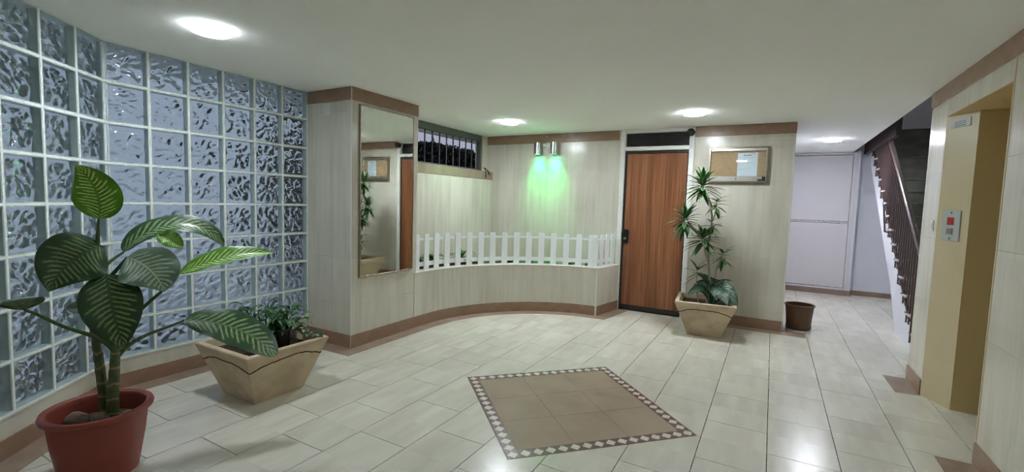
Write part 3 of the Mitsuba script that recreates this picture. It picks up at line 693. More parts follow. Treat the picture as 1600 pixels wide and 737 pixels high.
# ------------------------------------------------------------------ notice board
nbd = thing('notice_board', 'glazed cork notice board in a bronze frame on the cream wall', 'board')
nx0, nx1, nz0, nz1 = -0.80, -0.09, 1.915, 2.385
fd = 0.05
part(nbd, 'back', box(nx0, nx1, BY - 0.012, BY, nz0, nz1), 'm_dark')
part(nbd, 'cork', box(nx0 + 0.02, nx1 - 0.02, BY - 0.016, BY - 0.012, nz0 + 0.02, nz1 - 0.02), 'm_cork', label='cork panel')
fr = 0.018
part(nbd, 'frame', cat_([box(nx0, nx0 + fr, BY - fd, BY, nz0, nz1, .003), box(nx1 - fr, nx1, BY - fd, BY, nz0, nz1, .003), box(nx0, nx1, BY - fd, BY, nz0, nz0 + fr, .003), box(nx0, nx1, BY - fd, BY, nz1 - fr, nz1, .003)]), 'm_bronze', label='bronze frame')
part(nbd, 'top_rail', box(nx0 + fr, nx1 - fr, BY - fd + 0.004, BY - fd + 0.02, nz1 - 0.055, nz1 - fr, .003), 'm_alu', label='aluminium top rail')
part(nbd, 'bottom_rail', box(nx0 + fr, nx1 - fr, BY - fd + 0.004, BY - fd + 0.02, nz0 + fr, nz0 + 0.085, .003), 'm_alu', label='aluminium bottom rail')
part(nbd, 'side_rail', box(nx1 - fr - 0.016, nx1 - fr, BY - fd + 0.004, BY - fd + 0.02, nz0 + fr, nz1 - fr, .003), 'm_alu')
part(nbd, 'glass', trimesh.Trimesh([[nx0 + fr, BY - fd + .012, nz0 + .05], [nx1 - fr, BY - fd + .012, nz0 + .05], [nx1 - fr, BY - fd + .012, nz1 - .04], [nx0 + fr, BY - fd + .012, nz1 - .04]], [[0, 1, 2], [0, 2, 3]], process=False), 'm_sheet')
part(nbd, 'lock', trimesh.creation.cylinder(0.011, 0.012, sections=20).apply_transform(trimesh.transformations.rotation_matrix(math.pi / 2, [1, 0, 0])).apply_translation([-0.46, BY - fd + 0.001, nz0 + 0.05]), 'm_bronze')
part(nbd, 'latch', cat_([box(-0.205, -0.115, BY - fd - 0.001, BY - fd + .004, nz0 + 0.025, nz0 + 0.048, .002), box(-0.158, -0.118, BY - fd - 0.002, BY - fd + .004, nz0 + 0.048, nz0 + 0.082, .002)]), 'm_dark', label='dark latch plate')
pp = thing('notice_sheet', 'white sheet of paper pinned inside the notice board', 'paper')
sheetm = box(-0.453, -0.218, BY - 0.0185, BY - 0.0168, 2.0, 2.305)
part(pp, 'page', sheetm, 'm_paper')
inkm = []
def line(x0, x1, z, h): inkm.append(box(x0, x1, BY - 0.0192, BY - 0.0184, z - h / 2, z + h / 2))
for x0, x1 in ((-0.385, -0.372), (-0.369, -0.351), (-0.338, -0.322), (-0.319, -0.308), (-0.305, -0.290)): line(x0, x1, 2.275, 0.013)
line(-0.278, -0.25, 2.292, 0.006)
part(pp, 'print', cat_(inkm), 'm_ink')
for k_ in range(9):
    z = 2.245 - k_ * 0.02; inkm = []
    line(-0.425, -0.25 - 0.03 * ((k_ * 7) % 3), z, 0.0035); part(pp, 'print', inkm[0], 'm_label')

# ------------------------------------------------------------------ corridor end: cupboard and back wall
wk = struct('wall_corridor', 'pale blue-white wall at the end of the corridor under the stairs', 'wall')
add(wk, cat_([box(0.0, 2.7, 10.8, 10.98, -0.02, 2.9), box(1.29, 1.34, 10.6, 10.8, -0.02, CZ)]), 'm_coolwall')
bk = struct('baseboard_corridor', 'grey-beige skirting at the end of the corridor', 'baseboard')
add(bk, cat_([box(1.34, 2.6, 10.786, 10.8, 0, 0.09, .002), box(0.19, 1.345, 10.585, 10.6, 0, 0.10, .002)]), 'm_edge')
cu = thing('utility_cupboard', 'flush white two-panel utility cupboard filling the corridor end', 'cupboard')
part(cu, 'carcass', box(0.2, 1.27, 10.64, 10.79, 0.0, CZ - 0.01), 'm_dark')
part(cu, 'frame', cat_([box(0.19, 0.24, 10.59, 10.65, 0.10, CZ - 0.005, .003), box(1.232, 1.29, 10.59, 10.65, 0.0, CZ - 0.005, .003), box(0.24, 1.232, 10.59, 10.65, CZ - 0.05, CZ - 0.005, .003), box(0.24, 1.232, 10.59, 10.65, 0.10, 0.135, .003), box(0.24, 1.232, 10.6, 10.65, 1.36, 1.385, .003)]), 'm_offwhite')
part(cu, 'door', box(0.246, 1.226, 10.597, 10.63, 1.392, CZ - 0.06, .003), 'm_offwhite', label='upper white panel')
part(cu, 'door', box(0.246, 1.226, 10.597, 10.63, 0.145, 1.352, .003), 'm_offwhite', label='lower white panel')
# basket
bx_, by_ = 0.385, 7.23
bkt = thing('waste_basket', 'brown woven waste basket on the floor at the corridor corner', 'basket')
prof = [(0, 0.0), (0.135, 0.0), (0.142, 0.01), (0.150, 0.15), (0.166, 0.30), (0.172, 0.315), (0.165, 0.32), (0.158, 0.30), (0.142, 0.15), (0.132, 0.02), (0, 0.02)]
part(bkt, 'body', lathe(prof, 40, (bx_, by_, 0.0)), 'm_wicker', 30)
part(bkt, 'rim', trimesh.creation.torus(0.167, 0.012, major_sections=40, minor_sections=10).apply_translation([bx_, by_, 0.32]), 'm_wicker', True)
part(bkt, 'hoop', trimesh.creation.torus(0.143, 0.009, major_sections=40, minor_sections=8).apply_translation([bx_, by_, 0.03]), 'm_darkwood', True)

# ------------------------------------------------------------------ staircase
st = thing('staircase', 'straight stair with dark risers rising beside the corridor', 'staircase', kind='structure')
SX0, SX1 = 1.49, 2.58
rise, run, y_0 = 0.19, 0.27, 6.62
nst = 16
def noz(y): return (y - y_0) / run * rise + rise
poly = [(y_0, 0.0)]
for i in range(nst):
    poly += [(y_0 + run * i, rise * (i + 1)), (y_0 + run * (i + 1), rise * (i + 1))]
poly += [(y_0 + run * nst, rise * nst - 0.35), (9.95, 1.93), (8.25, 0.60), (7.70, 0.0)]
sp_ = sg.Polygon(poly).buffer(0)
def ext_x(pg, x0, x1):
    m = trimesh.creation.extrude_polygon(pg, x1 - x0, engine='earcut')
    M = np.array([[0, 0, 1, x0], [1, 0, 0, 0], [0, 1, 0, 0], [0, 0, 0, 1.0]]); m.apply_transform(M); return m
part(st, 'waist_slab', ext_x(sp_, SX0, SX1), 'm_coolwall', label='white plastered flank')
for i in range(nst):
    y = y_0 + run * i; z = rise * (i + 1)
    k = part(st, 'tread', box(SX0 - 0.035, SX1, y - 0.03, y + run, z, z + 0.022, .004), 'm_nosing' if False else 'm_stairmarble')
    part(st, 'tread_end', box(SX0 - 0.045, SX0 + 0.012, y - 0.032, y + run * 0.55, z - 0.004, z + 0.024, .004), 'm_nosing')
    part(st, 'riser', box(SX0 + 0.002, SX1, y - 0.012, y, z - rise + 0.02, z), 'm_stairmarble')
part(st, 'landing', box(RX, SX1 + 0.1, y_0 + run * nst, 12.0, rise * nst - 0.2, rise * nst), 'm_stairmarble')
sr = thing('stair_railing', 'dark brown metal balustrade along the stair', 'railing')
rx = SX0 - 0.025
RH = 1.0
p0 = (rx, y_0 + 0.02, noz(y_0) + RH - 0.12); p1 = (rx, y_0 + run * nst, noz(y_0 + run * nst) + RH - 0.12)
part(sr, 'handrail', obox(p0, p1, 0.055, 0.05, 0.012), 'm_rail')
part(sr, 'bottom_rail', obox((rx, y_0 + 0.3, noz(y_0 + 0.3) - 0.07), (rx, y_0 + run * nst, noz(y_0 + run * nst) - 0.07), 0.03, 0.03, 0.005), 'm_darkwood')
part(sr, 'newel_post', box(rx - 0.03, rx + 0.03, y_0, y_0 + 0.06, 0.0, noz(y_0) + RH + 0.0, 0.006), 'm_darkwood')
y = y_0 + 0.13
while y < y_0 + run * nst - 0.02:
    zb = max(rise * (int((y - y_0) / run) + 1) - 0.10, 0.0)
    part(sr, 'baluster', box(rx - 0.008, rx + 0.008, y - 0.008, y + 0.008, zb, noz(y) + RH - 0.13), 'm_rail'); y += 0.115
tf = struct('trim_stairwell', 'dark brown fascia under the upper landing beside the stair', 'trim')
add(tf, box(1.40, 1.46, 8.2, 12.0, 2.64, 3.3, .004), 'm_darkwood')
lb_ = thing('stair_bracket', 'small dark metal frame fixed to the white stair flank', 'bracket')
add(lb_, cat_([obox((SX0 - 0.03, 8.72, 1.30), (SX0 - 0.03, 8.98, 1.74), 0.02, 0.025), obox((SX0 - 0.03, 8.46, 1.30), (SX0 - 0.03, 8.72, 1.30), 0.018, 0.02), obox((SX0 - 0.03, 8.5, 1.50), (SX0 - 0.03, 8.84, 1.50), 0.018, 0.02)]), 'm_darkwood')

# ------------------------------------------------------------------ lift wall on the right
wr = struct('wall_right', 'cream clad wall on the right with the lift recess', 'wall')
near = [(RX, 3.97), (RX, -2.0)]
LZ = 2.40
A_, B_ = (RX, 5.22), (1.35, 4.96)
add(wr, cat_([prism(sg.Polygon([(RX + 0.008, 5.68), (2.6, 5.68), (2.6, 4.94), (1.62, 4.94), (1.36, 4.97), (RX + 0.008, 5.222)]), -0.02, CZ + 0.02), box(RX + 0.008, 2.6, -2.2, 3.97, -0.02, CZ + 0.02), box(RX + 0.008, 1.9, 3.97, 5.2, LZ + 0.004, CZ + 0.02), box(1.9, 2.6, 3.9, 5.0, -0.02, CZ)]), 'm_plaster')
pier = [(RX + 0.008, 5.68), (RX + 0.008, 5.222)]
clad_run(wr, pier, 0.0, CZ - BAND, w=0.5, h=0.57, z_ref=1.94)
clad_run(wr, [(RX + 0.008, 3.97), (RX + 0.008, -1.99)], 0.0, CZ - BAND, w=0.45, h=0.57, z_ref=1.94)
part(wr, 'lintel_panel', box(RX, RX + 0.008, 3.97, 5.222, LZ, CZ - BAND), 'm_clad')
part(wr, 'splay', prism(sg.Polygon([(RX, 5.222), A_, B_, (1.362, 4.962), (1.36, 4.972), (RX + 0.01, 5.225)]).convex_hull, 0.0, LZ), 'm_yellow', label='pale yellow splayed jamb')
part(wr, 'jamb', prism(sg.Polygon([B_, (1.90, 4.925), (1.90, 4.94), (1.352, 4.966)]), 0.0, LZ), 'm_yellowdk', label='ochre lift jamb')
part(wr, 'soffit', prism(sg.Polygon([(RX, 3.97), (RX, 5.215), (1.35, 4.955), (1.90, 4.925), (1.90, 3.97)]), LZ - 0.006, LZ + 0.003), 'm_yellowdk')
part(wr, 'near_jamb', box(RX + 0.0, 1.9, 3.962, 3.972, 0.0, LZ), 'm_yellow')
part(wr, 'corner_trim', box(RX - 0.004, RX + 0.012, 3.958, 3.976, 0.0, CZ - BAND, .003), 'm_yellow', label='pale yellow corner bead')
part(wr, 'lift_door', cat_([box(1.86, 1.9, 4.0, 4.45, 0.005, 2.1, .003), box(1.865, 1.9, 4.46, 4.92, 0.005, 2.1, .003)]), 'm_steel', label='steel lift doors')
part(wr, 'lift_header', box(1.87, 1.9, 3.98, 4.92, 2.11, LZ), 'm_yellowdk')
part(wr, 'threshold', box(1.50, 1.9, 3.98, 4.9, -0.006, 0.003), 'm_dark')
tr = struct('trim_right', 'brown marble band along the top of the lift wall', 'trim')
add(tr, box(RX - 0.012, RX + 0.01, -1.9, 5.68, CZ - BAND - 0.01, CZ - 0.001, .002), 'm_brown')
br_ = struct('baseboard_right', 'brown marble skirting on the lift wall piers', 'baseboard')
add(br_, cat_([box(RX - 0.012, RX + 0.01, 5.225, 5.68, 0, SK, .002), box(RX - 0.012, RX + 0.01, -1.9, 3.965, 0, SK, .002)]), 'm_brown')
# call panel on the splay
a3, b3 = np.array([*A_, 0]), np.array([*B_, 0]); td = (b3 - a3) / np.linalg.norm(b3 - a3); nd = np.array([td[1], -td[0], 0]); 
if nd[0] > 0: nd = -nd
def on_splay(mesh, frac, z):
    M = np.eye(4); M[:3, 0] = td; M[:3, 1] = -nd; M[:3, 2] = [0, 0, 1]; c = a3 + (b3 - a3) * frac; M[:3, 3] = [c[0], c[1], z]
    if np.linalg.det(M[:3, :3]) < 0: M[:3, 0] = -td
    mesh.apply_transform(M); return mesh
cpn = thing('lift_call_panel', 'grey lift call panel with red display on the yellow jamb', 'call panel')
part(cpn, 'plate', on_splay(box(-0.083, 0.083, -0.008, 0.0, -0.125, 0.125, .003), 0.48, 1.49), 'm_panel', label='grey steel plate')
mat('m_red', s255(120, 10, 18), 0.3)
part(cpn, 'display', on_splay(box(-0.03, 0.03, -0.011, -0.007, -0.031, 0.031, .001), 0.47, 1.527), 'm_red', emitter={'type': 'area', 'radiance': rgb((0.012, 0.0005, 0.001)), 'sampling_weight': 0.01}, label='red display window')
part(cpn, 'button', on_splay(box(-0.028, 0.028, -0.014, -0.007, -0.024, 0.024, .004), 0.47, 1.443), 'm_button', label='grey call button')
for z in (1.596, 1.384):
    part(cpn, 'screw', on_splay(trimesh.creation.cylinder(0.006, 0.004, sections=12).apply_transform(trimesh.transformations.rotation_matrix(math.pi / 2, [1, 0, 0])).apply_translation([0, -0.009, 0]), 0.48, z), 'm_dark')
sg_ = thing('lift_grille', 'small pale slotted plate high on the yellow jamb', 'plate')
part(sg_, 'plate', on_splay(box(-0.09, 0.09, -0.006, 0.0, -0.035, 0.035, .002), 0.46, 2.325), 'm_panel')
for z in (2.335, 2.318, 2.303): part(sg_, 'slot', on_splay(box(-0.05, 0.05, -0.0075, -0.005, -0.003, 0.003), 0.46, z), 'm_button')
sw_ = thing('light_switch', 'cream light switch plate on the pier left of the lift', 'switch')
part(sw_, 'plate', box(RX - 0.008, RX + 0.001, 5.30, 5.37, 1.43, 1.53, .003), 'm_label')
part(sw_, 'rocker', box(RX - 0.012, RX - 0.006, 5.322, 5.348, 1.455, 1.505, .002), 'm_white')

# ------------------------------------------------------------------ concrete planters
def planter(cx, cy_, zr, rw, bw_, rot, lb):
    k = thing('square_planter', lb, 'planter')
    h, wall = zr, 0.045
    def ringv(w, z): return [(-w / 2, -w / 2, z), (w / 2, -w / 2, z), (w / 2, w / 2, z), (-w / 2, w / 2, z)]
    import manifold3d as mf
    def fr(w0, z0, w1, z1): return trimesh.convex.convex_hull(np.array(ringv(w0, z0) + ringv(w1, z1)))
    def wz(z): return bw_ + (rw - bw_) * z / h
    out = trimesh.convex.convex_hull(np.array(ringv(bw_ - .01, 0) + ringv(bw_, .008) + ringv(rw, h - .008) + ringv(rw - 0.012, h)))
    inn = fr(wz(0.08) - 2 * wall, 0.08, wz(h) - 2 * wall + .01, h + 0.01)
    def mani(m): return mf.Manifold(mf.Mesh(np.asarray(m.vertices, np.float32), np.asarray(m.faces, np.uint32)))
    body = mani(out) - mani(inn)
    mm = body.to_mesh(); body = trimesh.Trimesh(mm.vert_properties[:, :3], mm.tri_verts)
    R_ = trimesh.transformations.rotation_matrix(math.radians(rot), [0, 0, 1]); R_[:3, 3] = [cx, cy_, 0]
    body.apply_transform(R_); part(k, 'body', body, 'm_conc')
    soil = fr(wz(0.1) - 2 * wall - .004, 0.1, wz(h - 0.06) - 2 * wall - .004, h - 0.06); soil.apply_transform(R_); part(k, 'soil', soil, 'm_soil')
    # wavy scored line round the body: low at each corner, high in the middle of a side
    r = np.random.default_rng(int(cx * 100) % 97)
    segs = []
    for side in range(4):
        P = []
        for u in np.linspace(0, 1, 26):
            v = abs(2 * u - 1)
            z = h * (0.86 - 0.15 * v ** 1.5 + 0.03 * math.sin(u * 9 + side) * (1 - v)) - 0.012 + r.uniform(-.003, .003)
            w = wz(z) / 2 + 0.0008; p = {0: (-w + 2 * w * u, -w), 1: (w, -w + 2 * w * u), 2: (w - 2 * w * u, w), 3: (-w, w - 2 * w * u)}[side]
            P.append((*p, z))
        segs.append(tube(P, 0.0055, 6))
    gm = cat_(segs); gm.apply_transform(R_); part(k, 'scored_line', gm, 'm_crack', label='wavy dark scored line')
    return k
planter(-3.497, 2.222, 0.42, 0.69, 0.41, 0.0, 'square tapered sandstone-coloured planter beside the glass-block wall')
planter(-0.670, 6.235, 0.430, 0.69, 0.375, 5.0, 'square tapered sandstone-coloured planter beside the wooden door')

# ------------------------------------------------------------------ dieffenbachia in its red pot
dp = thing('potted_dieffenbachia', 'large dieffenbachia with patterned leaves in a red plastic pot', 'potted plant')
px, py = -3.20, 1.07
part(dp, 'pot', lathe([(0, 0), (0.160, 0), (0.170, 0.006), (0.186, 0.10), (0.203, 0.20), (0.213, 0.29), (0.216, 0.335), (0.228, 0.342), (0.242, 0.352), (0.246, 0.366), (0.241, 0.378), (0.228, 0.382), (0.210, 0.374), (0.202, 0.355), (0.198, 0.29), (0.19, 0.2), (0.15, 0.02), (0, 0.02)], 72, (px, py, 0)), 'm_terra', 32, label='red plastic pot')
sd = lathe([(0, 0.27), (0.1, 0.285), (0.192, 0.275), (0.18, 0.2), (0, 0.2)], 40, (px, py, 0)); part(dp, 'soil', sd, 'm_soil', 40)
STEMS = [[(-3.214, 1.109, 0.25), (-3.22, 1.091, 0.563), (-3.226, 1.074, 0.785), (-3.229, 1.064, 0.965), (-3.207, 1.069, 1.109), (-3.19, 1.086, 1.232)],
         [(-3.147, 1.119, 0.25), (-3.136, 1.12, 0.535), (-3.133, 1.129, 0.679), (-3.143, 1.131, 0.857), (-3.167, 1.122, 1.035)]]
for s_, r0 in zip(STEMS, (0.027, 0.033)):
    C = spline(s_, 40); rr = np.linspace(r0, 0.013, 40) * (1 + 0.05 * np.sin(np.arange(40) * 2.1)); part(dp, 'stem', tube(C, rr, 14), 'm_stem', 40, label='ringed green-brown stem')
PET = [([(-3.19, 1.086, 1.232), (-3.189, 1.09, 1.319), (-3.196, 1.099, 1.416)], 'm_petiole'), ([(-3.19, 1.085, 1.214), (-3.176, 1.097, 1.242), (-3.174, 1.103, 1.27)], 'm_petiole'),
       ([(-3.166, 1.125, 0.963), (-3.14, 1.108, 1.076), (-3.094, 1.088, 1.125)], 'm_petiole'), ([(-3.171, 1.111, 1.072), (-3.119, 1.166, 1.17), (-3.082, 1.179, 1.211)], 'm_petiole'),
       ([(-3.193, 1.078, 1.109), (-3.222, 1.146, 1.17), (-3.238, 1.22, 1.22)], 'm_petiole'), ([(-3.132, 1.13, 0.733), (-3.099, 1.246, 0.907), (-3.036, 1.343, 1.025), (-2.994, 1.388, 1.099)], 'm_petiole'),
       ([(-3.141, 1.136, 0.639), (-3.131, 1.218, 0.718), (-3.124, 1.343, 0.758), (-3.093, 1.459, 0.796)], 'm_petiole'), ([(-3.144, 1.127, 0.684), (-3.134, 1.035, 0.792), (-3.131, 0.908, 0.88), (-3.113, 0.823, 0.953), (-3.105, 0.773, 0.989)], 'm_petiole'),
       ([(-3.224, 1.081, 0.856), (-3.306, 1.087, 0.9), (-3.35, 1.08, 0.917)], 'm_petiole')]
for p_, m_ in PET:
    C = spline(p_, 20); part(dp, 'petiole', tube(C, np.linspace(0.0125, 0.0065, 20), 10), m_, 40)
V = np.array([0.92, -0.31, 0.25])       # towards the room
LEAVES = [  # curve, width, facing, material, fold, wave, shape
    ([(-3.196, 1.099, 1.416), (-3.217, 1.099, 1.568), (-3.261, 1.029, 1.705)], 0.205, (0.80, -0.42, 0.2), 'm_leafbright', 0.12, 0.03, (0.85, 0.66)),
    ([(-3.174, 1.103, 1.27), (-3.151, 0.982, 1.215), (-3.103, 0.861, 1.063)], 0.285, (0.85, -0.1, 0.55), 'm_leafdark', 0.10, 0.03, (0.72, 0.72)),
    ([(-3.094, 1.088, 1.125), (-2.992, 1.078, 0.926), (-2.942, 1.098, 0.737)], 0.255, (0.90, -0.30, 0.35), 'm_leafdark', 0.12, 0.03, (0.62, 0.72)),
    ([(-3.082, 1.179, 1.211), (-2.987, 1.254, 1.127), (-2.904, 1.271, 1.023)], 0.30, (0.80, -0.15, 0.65), 'm_leafgrey', 0.10, 0.03, (0.72, 0.6)),
    ([(-3.238, 1.22, 1.22), (-3.213, 1.388, 1.356), (-3.144, 1.538, 1.37), (-3.032, 1.667, 1.238)], 0.17, (0.45, -0.45, 0.9), 'm_leafmid', 0.25, 0.04, (0.62, 0.8)),
    ([(-3.158, 1.364, 1.329), (-3.1, 1.397, 1.293), (-3.056, 1.444, 1.248)], 0.10, (0.7, -0.5, 0.6), 'm_leafbright', 0.35, 0.08, (0.9, 0.6)),
    ([(-2.994, 1.388, 1.099), (-2.864, 1.537, 1.183), (-2.683, 1.78, 1.216)], 0.16, (0.30, -0.50, 0.85), 'm_leafbright', 0.30, 0.04, (0.9, 0.8)),
    ([(-3.093, 1.459, 0.796), (-2.922, 1.658, 0.731), (-2.722, 1.813, 0.544)], 0.23, (0.50, -0.40, 0.80), 'm_leafmid', 0.12, 0.03, (0.78, 0.6)),
    ([(-3.105, 0.773, 0.989), (-3.002, 0.688, 1.067), (-2.894, 0.572, 1.052)], 0.22, (0.35, -0.3, 0.9), 'm_leafdark', 0.15, 0.03, (0.75, 0.6)),
    ([(-3.35, 1.08, 0.917), (-3.342, 1.039, 0.915), (-3.335, 0.994, 0.925)], 0.075, (0.8, -0.2, 0.5), 'm_leafdusk', 0.2, 0.0, (0.75, 0.7)),
]
for i, (p_, w_, fc, m_, fo, wv, sh) in enumerate(LEAVES):
    lm, uv = leaf(p_, w_ * 1.04, fc, 30, 10, sh, fo, wv, i, ((0.55, 0.95), (0.62, 1.0), (0.58, 0.95), (0.62, 0.95), (0.62, 0.8), (0.62, 0.72), (0.7, 0.9), (0.55, 0.62), (0.6, 0.8), (0.6, 0.8))[i])
    part(dp, 'leaf', lm, m_, True, uv)
for i, (x, y, z, r, m_, lb) in enumerate([(-3.25, 0.99, 0.315, 0.052, 'm_stone', 'grey-brown stone lying on the soil of the red pot'), (-3.085, 1.16, 0.312, 0.042, 'm_stone2', 'tan stone on the soil at the right of the red pot'), (-3.155, 1.065, 0.325, 0.035, 'm_stone', 'small grey stone against the dieffenbachia stems')]):
    s_ = trimesh.creation.icosphere(3, 1.0); v = s_.vertices * [r * 1.25, r, r * 0.8]; v = v * (0.85 + 0.3 * meshkit.fbm(s_.vertices * 1.3 + i * 5, 3))[:, None]
    k = thing('stone', lb, 'stone'); add(k, trimesh.Trimesh(v + [x, y, z], s_.faces, process=False), m_, True)

# ------------------------------------------------------------------ small plants in the left planter
def bushy(name, lb, pos, n, length, width, m, seed, h=0.18, up=0.5, facing_up=1.0):
    r = np.random.default_rng(seed); k = thing(name, lb, 'plant')
    for s in range(n):
        a = r.uniform(0, 6.28); rad = r.uniform(0.3, 1.0) * h * 0.7
        top = np.array(pos) + [math.cos(a) * rad, math.sin(a) * rad, h * r.uniform(0.55, 1.1)]
        part(k, 'stem', tube(spline([pos, np.array(pos) * 0.5 + top * 0.5 + [0, 0, 0.02], top], 8), 0.0035, 6), 'm_petiole', 30)
        for q in range(4):
            b = a + r.uniform(-1.6, 1.6); l = length * r.uniform(.7, 1.1); d = np.array([math.cos(b), math.sin(b), 0])
            base = top * (1 - 0.18 * q) + np.array(pos) * 0.18 * q
            lm, uv = leaf([base, base + d * l * .5 + [0, 0, l * up * r.uniform(.2, .6)], base + d * l + [0, 0, l * (up * .3 - .35)]], width * r.uniform(.8, 1.2), (-.3 * d[0], -.3 * d[1], 1), 8, 4, (0.7, 0.8), 0.25)
            part(k, 'leaf', lm, m, True, uv)
    return k
bushy('leafy_plant', 'dark green leafy plant at the far corner of the left planter', (-3.54, 2.24, 0.36), 12, 0.15, 0.048, 'm_leafdusk', 3, 0.30)
bushy('leafy_plant', 'pale-tipped leafy plant in the middle of the left planter', (-3.47, 2.38, 0.36), 11, 0.14, 0.05, 'm_leafgreen', 4, 0.27)
bushy('leafy_plant', 'dark low plant under the large drooping leaf in the left planter', (-3.42, 2.10, 0.36), 7, 0.11, 0.05, 'm_leafdusk', 5, 0.12)
kk = thing('trailing_plant', 'trailing plant hanging over the right rim of the left planter', 'plant')
vin = spline([(-3.45, 2.40, 0.37), (-3.38, 2.42, 0.54), (-3.31, 2.45, 0.50), (-3.27, 2.47, 0.45), (-3.22, 2.51, 0.445)], 20)
part(kk, 'stem', tube(vin, 0.004, 6), 'm_petiole', 30)
r_ = np.random.default_rng(9)
for i in range(9):
    b = vin[8 + int(i * 1.35)]; a = r_.uniform(0, 6.28); d = np.array([math.cos(a), math.sin(a), 0]); l = 0.085
    lm, uv = leaf([b, b + d * l * .5 + [0, 0, .02], b + d * l + [0, 0, -0.015]], 0.055, (0.3, -0.3, 1), 8, 4, (.7, .7), .15); part(kk, 'leaf', lm, 'm_leafdusk' if i % 3 else 'm_leafgreen', True, uv)
npot = thing('nursery_pot', 'small black plastic nursery pot standing in the left planter', 'pot')
add(npot, lathe([(0, 0.36), (0.055, 0.36), (0.07, 0.50), (0.075, 0.50), (0.075, 0.515), (0.068, 0.515), (0.064, 0.48), (0, 0.48)], 28, (-3.38, 2.30, 0)), 'm_black', 35)

# ------------------------------------------------------------------ dracaena in the planter by the door
dc = thing('dracaena', 'tall dracaena with tufts of pale-edged leaves in the planter by the door', 'plant')
DY = 6.22
def W(x, z, dy=0.0): return np.array([x, DY + dy, z])
trunks = [[W(-0.655, 0.360), W(-0.655, 0.816), W(-0.677, 1.133), W(-0.660, 1.493), W(-0.720, 1.689), W(-0.786, 1.853)],
          [W(-0.660, 0.947), W(-0.742, 1.165, -.05), W(-0.873, 1.340, -.06), W(-0.960, 1.438, -.06)],
          [W(-0.666, 0.893), W(-0.720, 1.034, .06), W(-0.742, 1.187, .08)],
          [W(-0.677, 0.360, .05), W(-0.600, 0.620, .05), W(-0.546, 0.893, .06), W(-0.513, 1.002, .06)],
          [W(-0.742, 0.360, -.04), W(-0.780, 0.576, -.05), W(-0.786, 0.794, -.05)],
          [W(-0.660, 1.384), W(-0.622, 1.547, .04), W(-0.622, 1.645, .05)]]
rad = [(0.016, 0.009), (0.009, 0.007), (0.008, 0.007), (0.009, 0.006), (0.008, 0.006), (0.008, 0.006)]
for tk, (r0, r1) in zip(trunks, rad): part(dc, 'stem', tube(spline(tk, 24), np.linspace(r0, r1, 24), 10), 'm_trunk', 40)
def rosette(c, n, length, width, seed, zlo=-0.5, zhi=0.9, spread=0.10, axis=(0, 0, 1)):
    r = np.random.default_rng(seed); ax = np.array(axis, float); ax /= np.linalg.norm(ax)
    for i in range(n):
        v = i / max(n - 1, 1); a = i * 2.399 + r.uniform(-.25, .25)
        el = zhi + (zlo - zhi) * v + r.uniform(-.15, .15)
        d = np.array([math.cos(a) * math.cos(el), math.sin(a) * math.cos(el), math.sin(el)])
        b = np.array(c) - ax * spread * v; l = length * r.uniform(.75, 1.1)
        hz = np.array([math.cos(a), math.sin(a), 0])
        lm, uv = leaf([b + d * 0.006, b + d * l * .55, b + d * l * .92 + hz * l * .04 - np.array([0, 0, l * .09])], width * r.uniform(.85, 1.15), (-hz[0] * .4 * math.sin(el) , -hz[1] * .4 * math.sin(el), 1.0), 9, 4, (0.62, 0.75), 0.4)
        part(dc, 'leaf', lm, 'm_leafband', True, uv)
rosette(W(-0.786, 1.886), 40, 0.28, 0.055, 1, -0.9, 1.2)
rosette(W(-0.960, 1.460, -.06), 36, 0.26, 0.053, 2, -0.9, 1.1)
rosette(W(-0.742, 1.220, .0), 36, 0.27, 0.055, 3, -0.8, 0.9)
rosette(W(-0.622, 1.667, .05), 12, 0.19, 0.045, 4, -0.9, 0.5)
rosette(W(-0.513, 1.023, .06), 16, 0.2, 0.045, 5, -0.9, 0.6)
rosette(W(-0.786, 0.816, -.05), 10, 0.2, 0.04, 6, -0.6, 1.0)
rosette(W(-0.655, 1.405, .0), 9, 0.2, 0.042, 7, -0.8, 0.4)
ag = thing('striped_plant', 'broad-leaved grey-green plant at the foot of the dracaena', 'plant')
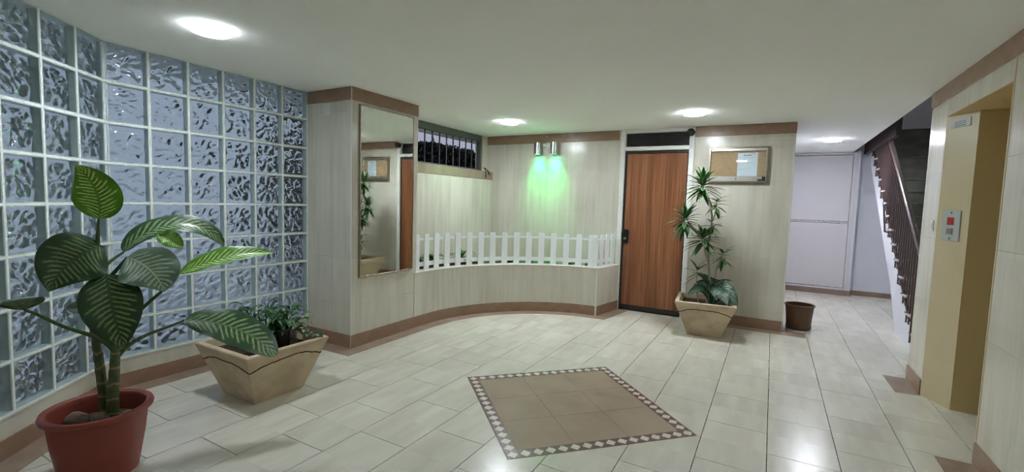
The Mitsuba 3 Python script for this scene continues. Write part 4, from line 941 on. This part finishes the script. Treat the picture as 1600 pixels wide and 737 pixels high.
for i, (dx, z1, w_, dy) in enumerate([(-0.22, 0.62, 0.12, -.05), (-0.27, 0.50, 0.11, -.14), (-0.03, 0.66, 0.13, -.06), (0.27, 0.56, 0.19, -.10), (0.30, 0.44, 0.18, -.18), (0.12, 0.66, 0.12, .05), (0.08, .50, .16, -.22), (-0.12, .78, .09, .02), (0.20, .46, .17, -.26), (0.22, 0.72, 0.06, .04), (-0.22, 0.78, 0.07, .02)]):
    b = np.array([-0.60 + 0.05 * dx, DY, 0.36]); t_ = np.array([-0.60 + dx, DY + dy, z1]); md = (b + t_) / 2 + np.array([0, 0, 0.14])
    lm, uv = leaf([b, md, t_ + np.array([0, 0, -0.03])], w_, (0.1, -0.8, 0.7), 12, 6, (1.25, 0.8), 0.15); part(ag, 'leaf', lm, 'm_leafsilver', True, uv)

# ------------------------------------------------------------------ outside: ground, hedge, facade opposite
go = struct('ground_outside', 'grey paving outside the glass wall', 'ground')
add(go, box(-16, -4.6, -8, 16, -0.3, -0.1), 'm_ground')
r_ = np.random.default_rng(5)
hk = thing('hedge', 'dark leafy hedge outside the barred window', 'hedge', kind='stuff')
nl = 34000
P = np.c_[r_.uniform(-7.0, -6.3, nl), r_.uniform(4.5, 12.0, nl), -0.1 + 2.9 * np.sqrt(r_.uniform(0.0, 1, nl))]
P[:, 2] = np.minimum(P[:, 2], 2.68 + 0.12 * meshkit.fbm(np.c_[P[:, 1] * 2, P[:, 0] * 2, 0 * P[:, 0]], 2))
D = r_.normal(size=(nl, 3)); D /= np.linalg.norm(D, axis=1, keepdims=True); E_ = np.cross(D, r_.normal(size=(nl, 3))); E_ /= np.linalg.norm(E_, axis=1, keepdims=True)
s_ = 0.06
VV = np.stack([P - D * s_, P + E_ * s_ * .5, P + D * s_, P - E_ * s_ * .5], 1).reshape(-1, 3); ix = np.arange(nl) * 4
add(hk, trimesh.Trimesh(VV, np.vstack([np.c_[ix, ix + 1, ix + 2], np.c_[ix, ix + 2, ix + 3]]), process=False), 'm_hedge')
print('tiles', ncount, 'blocks', nb, 'entries', len(scene))
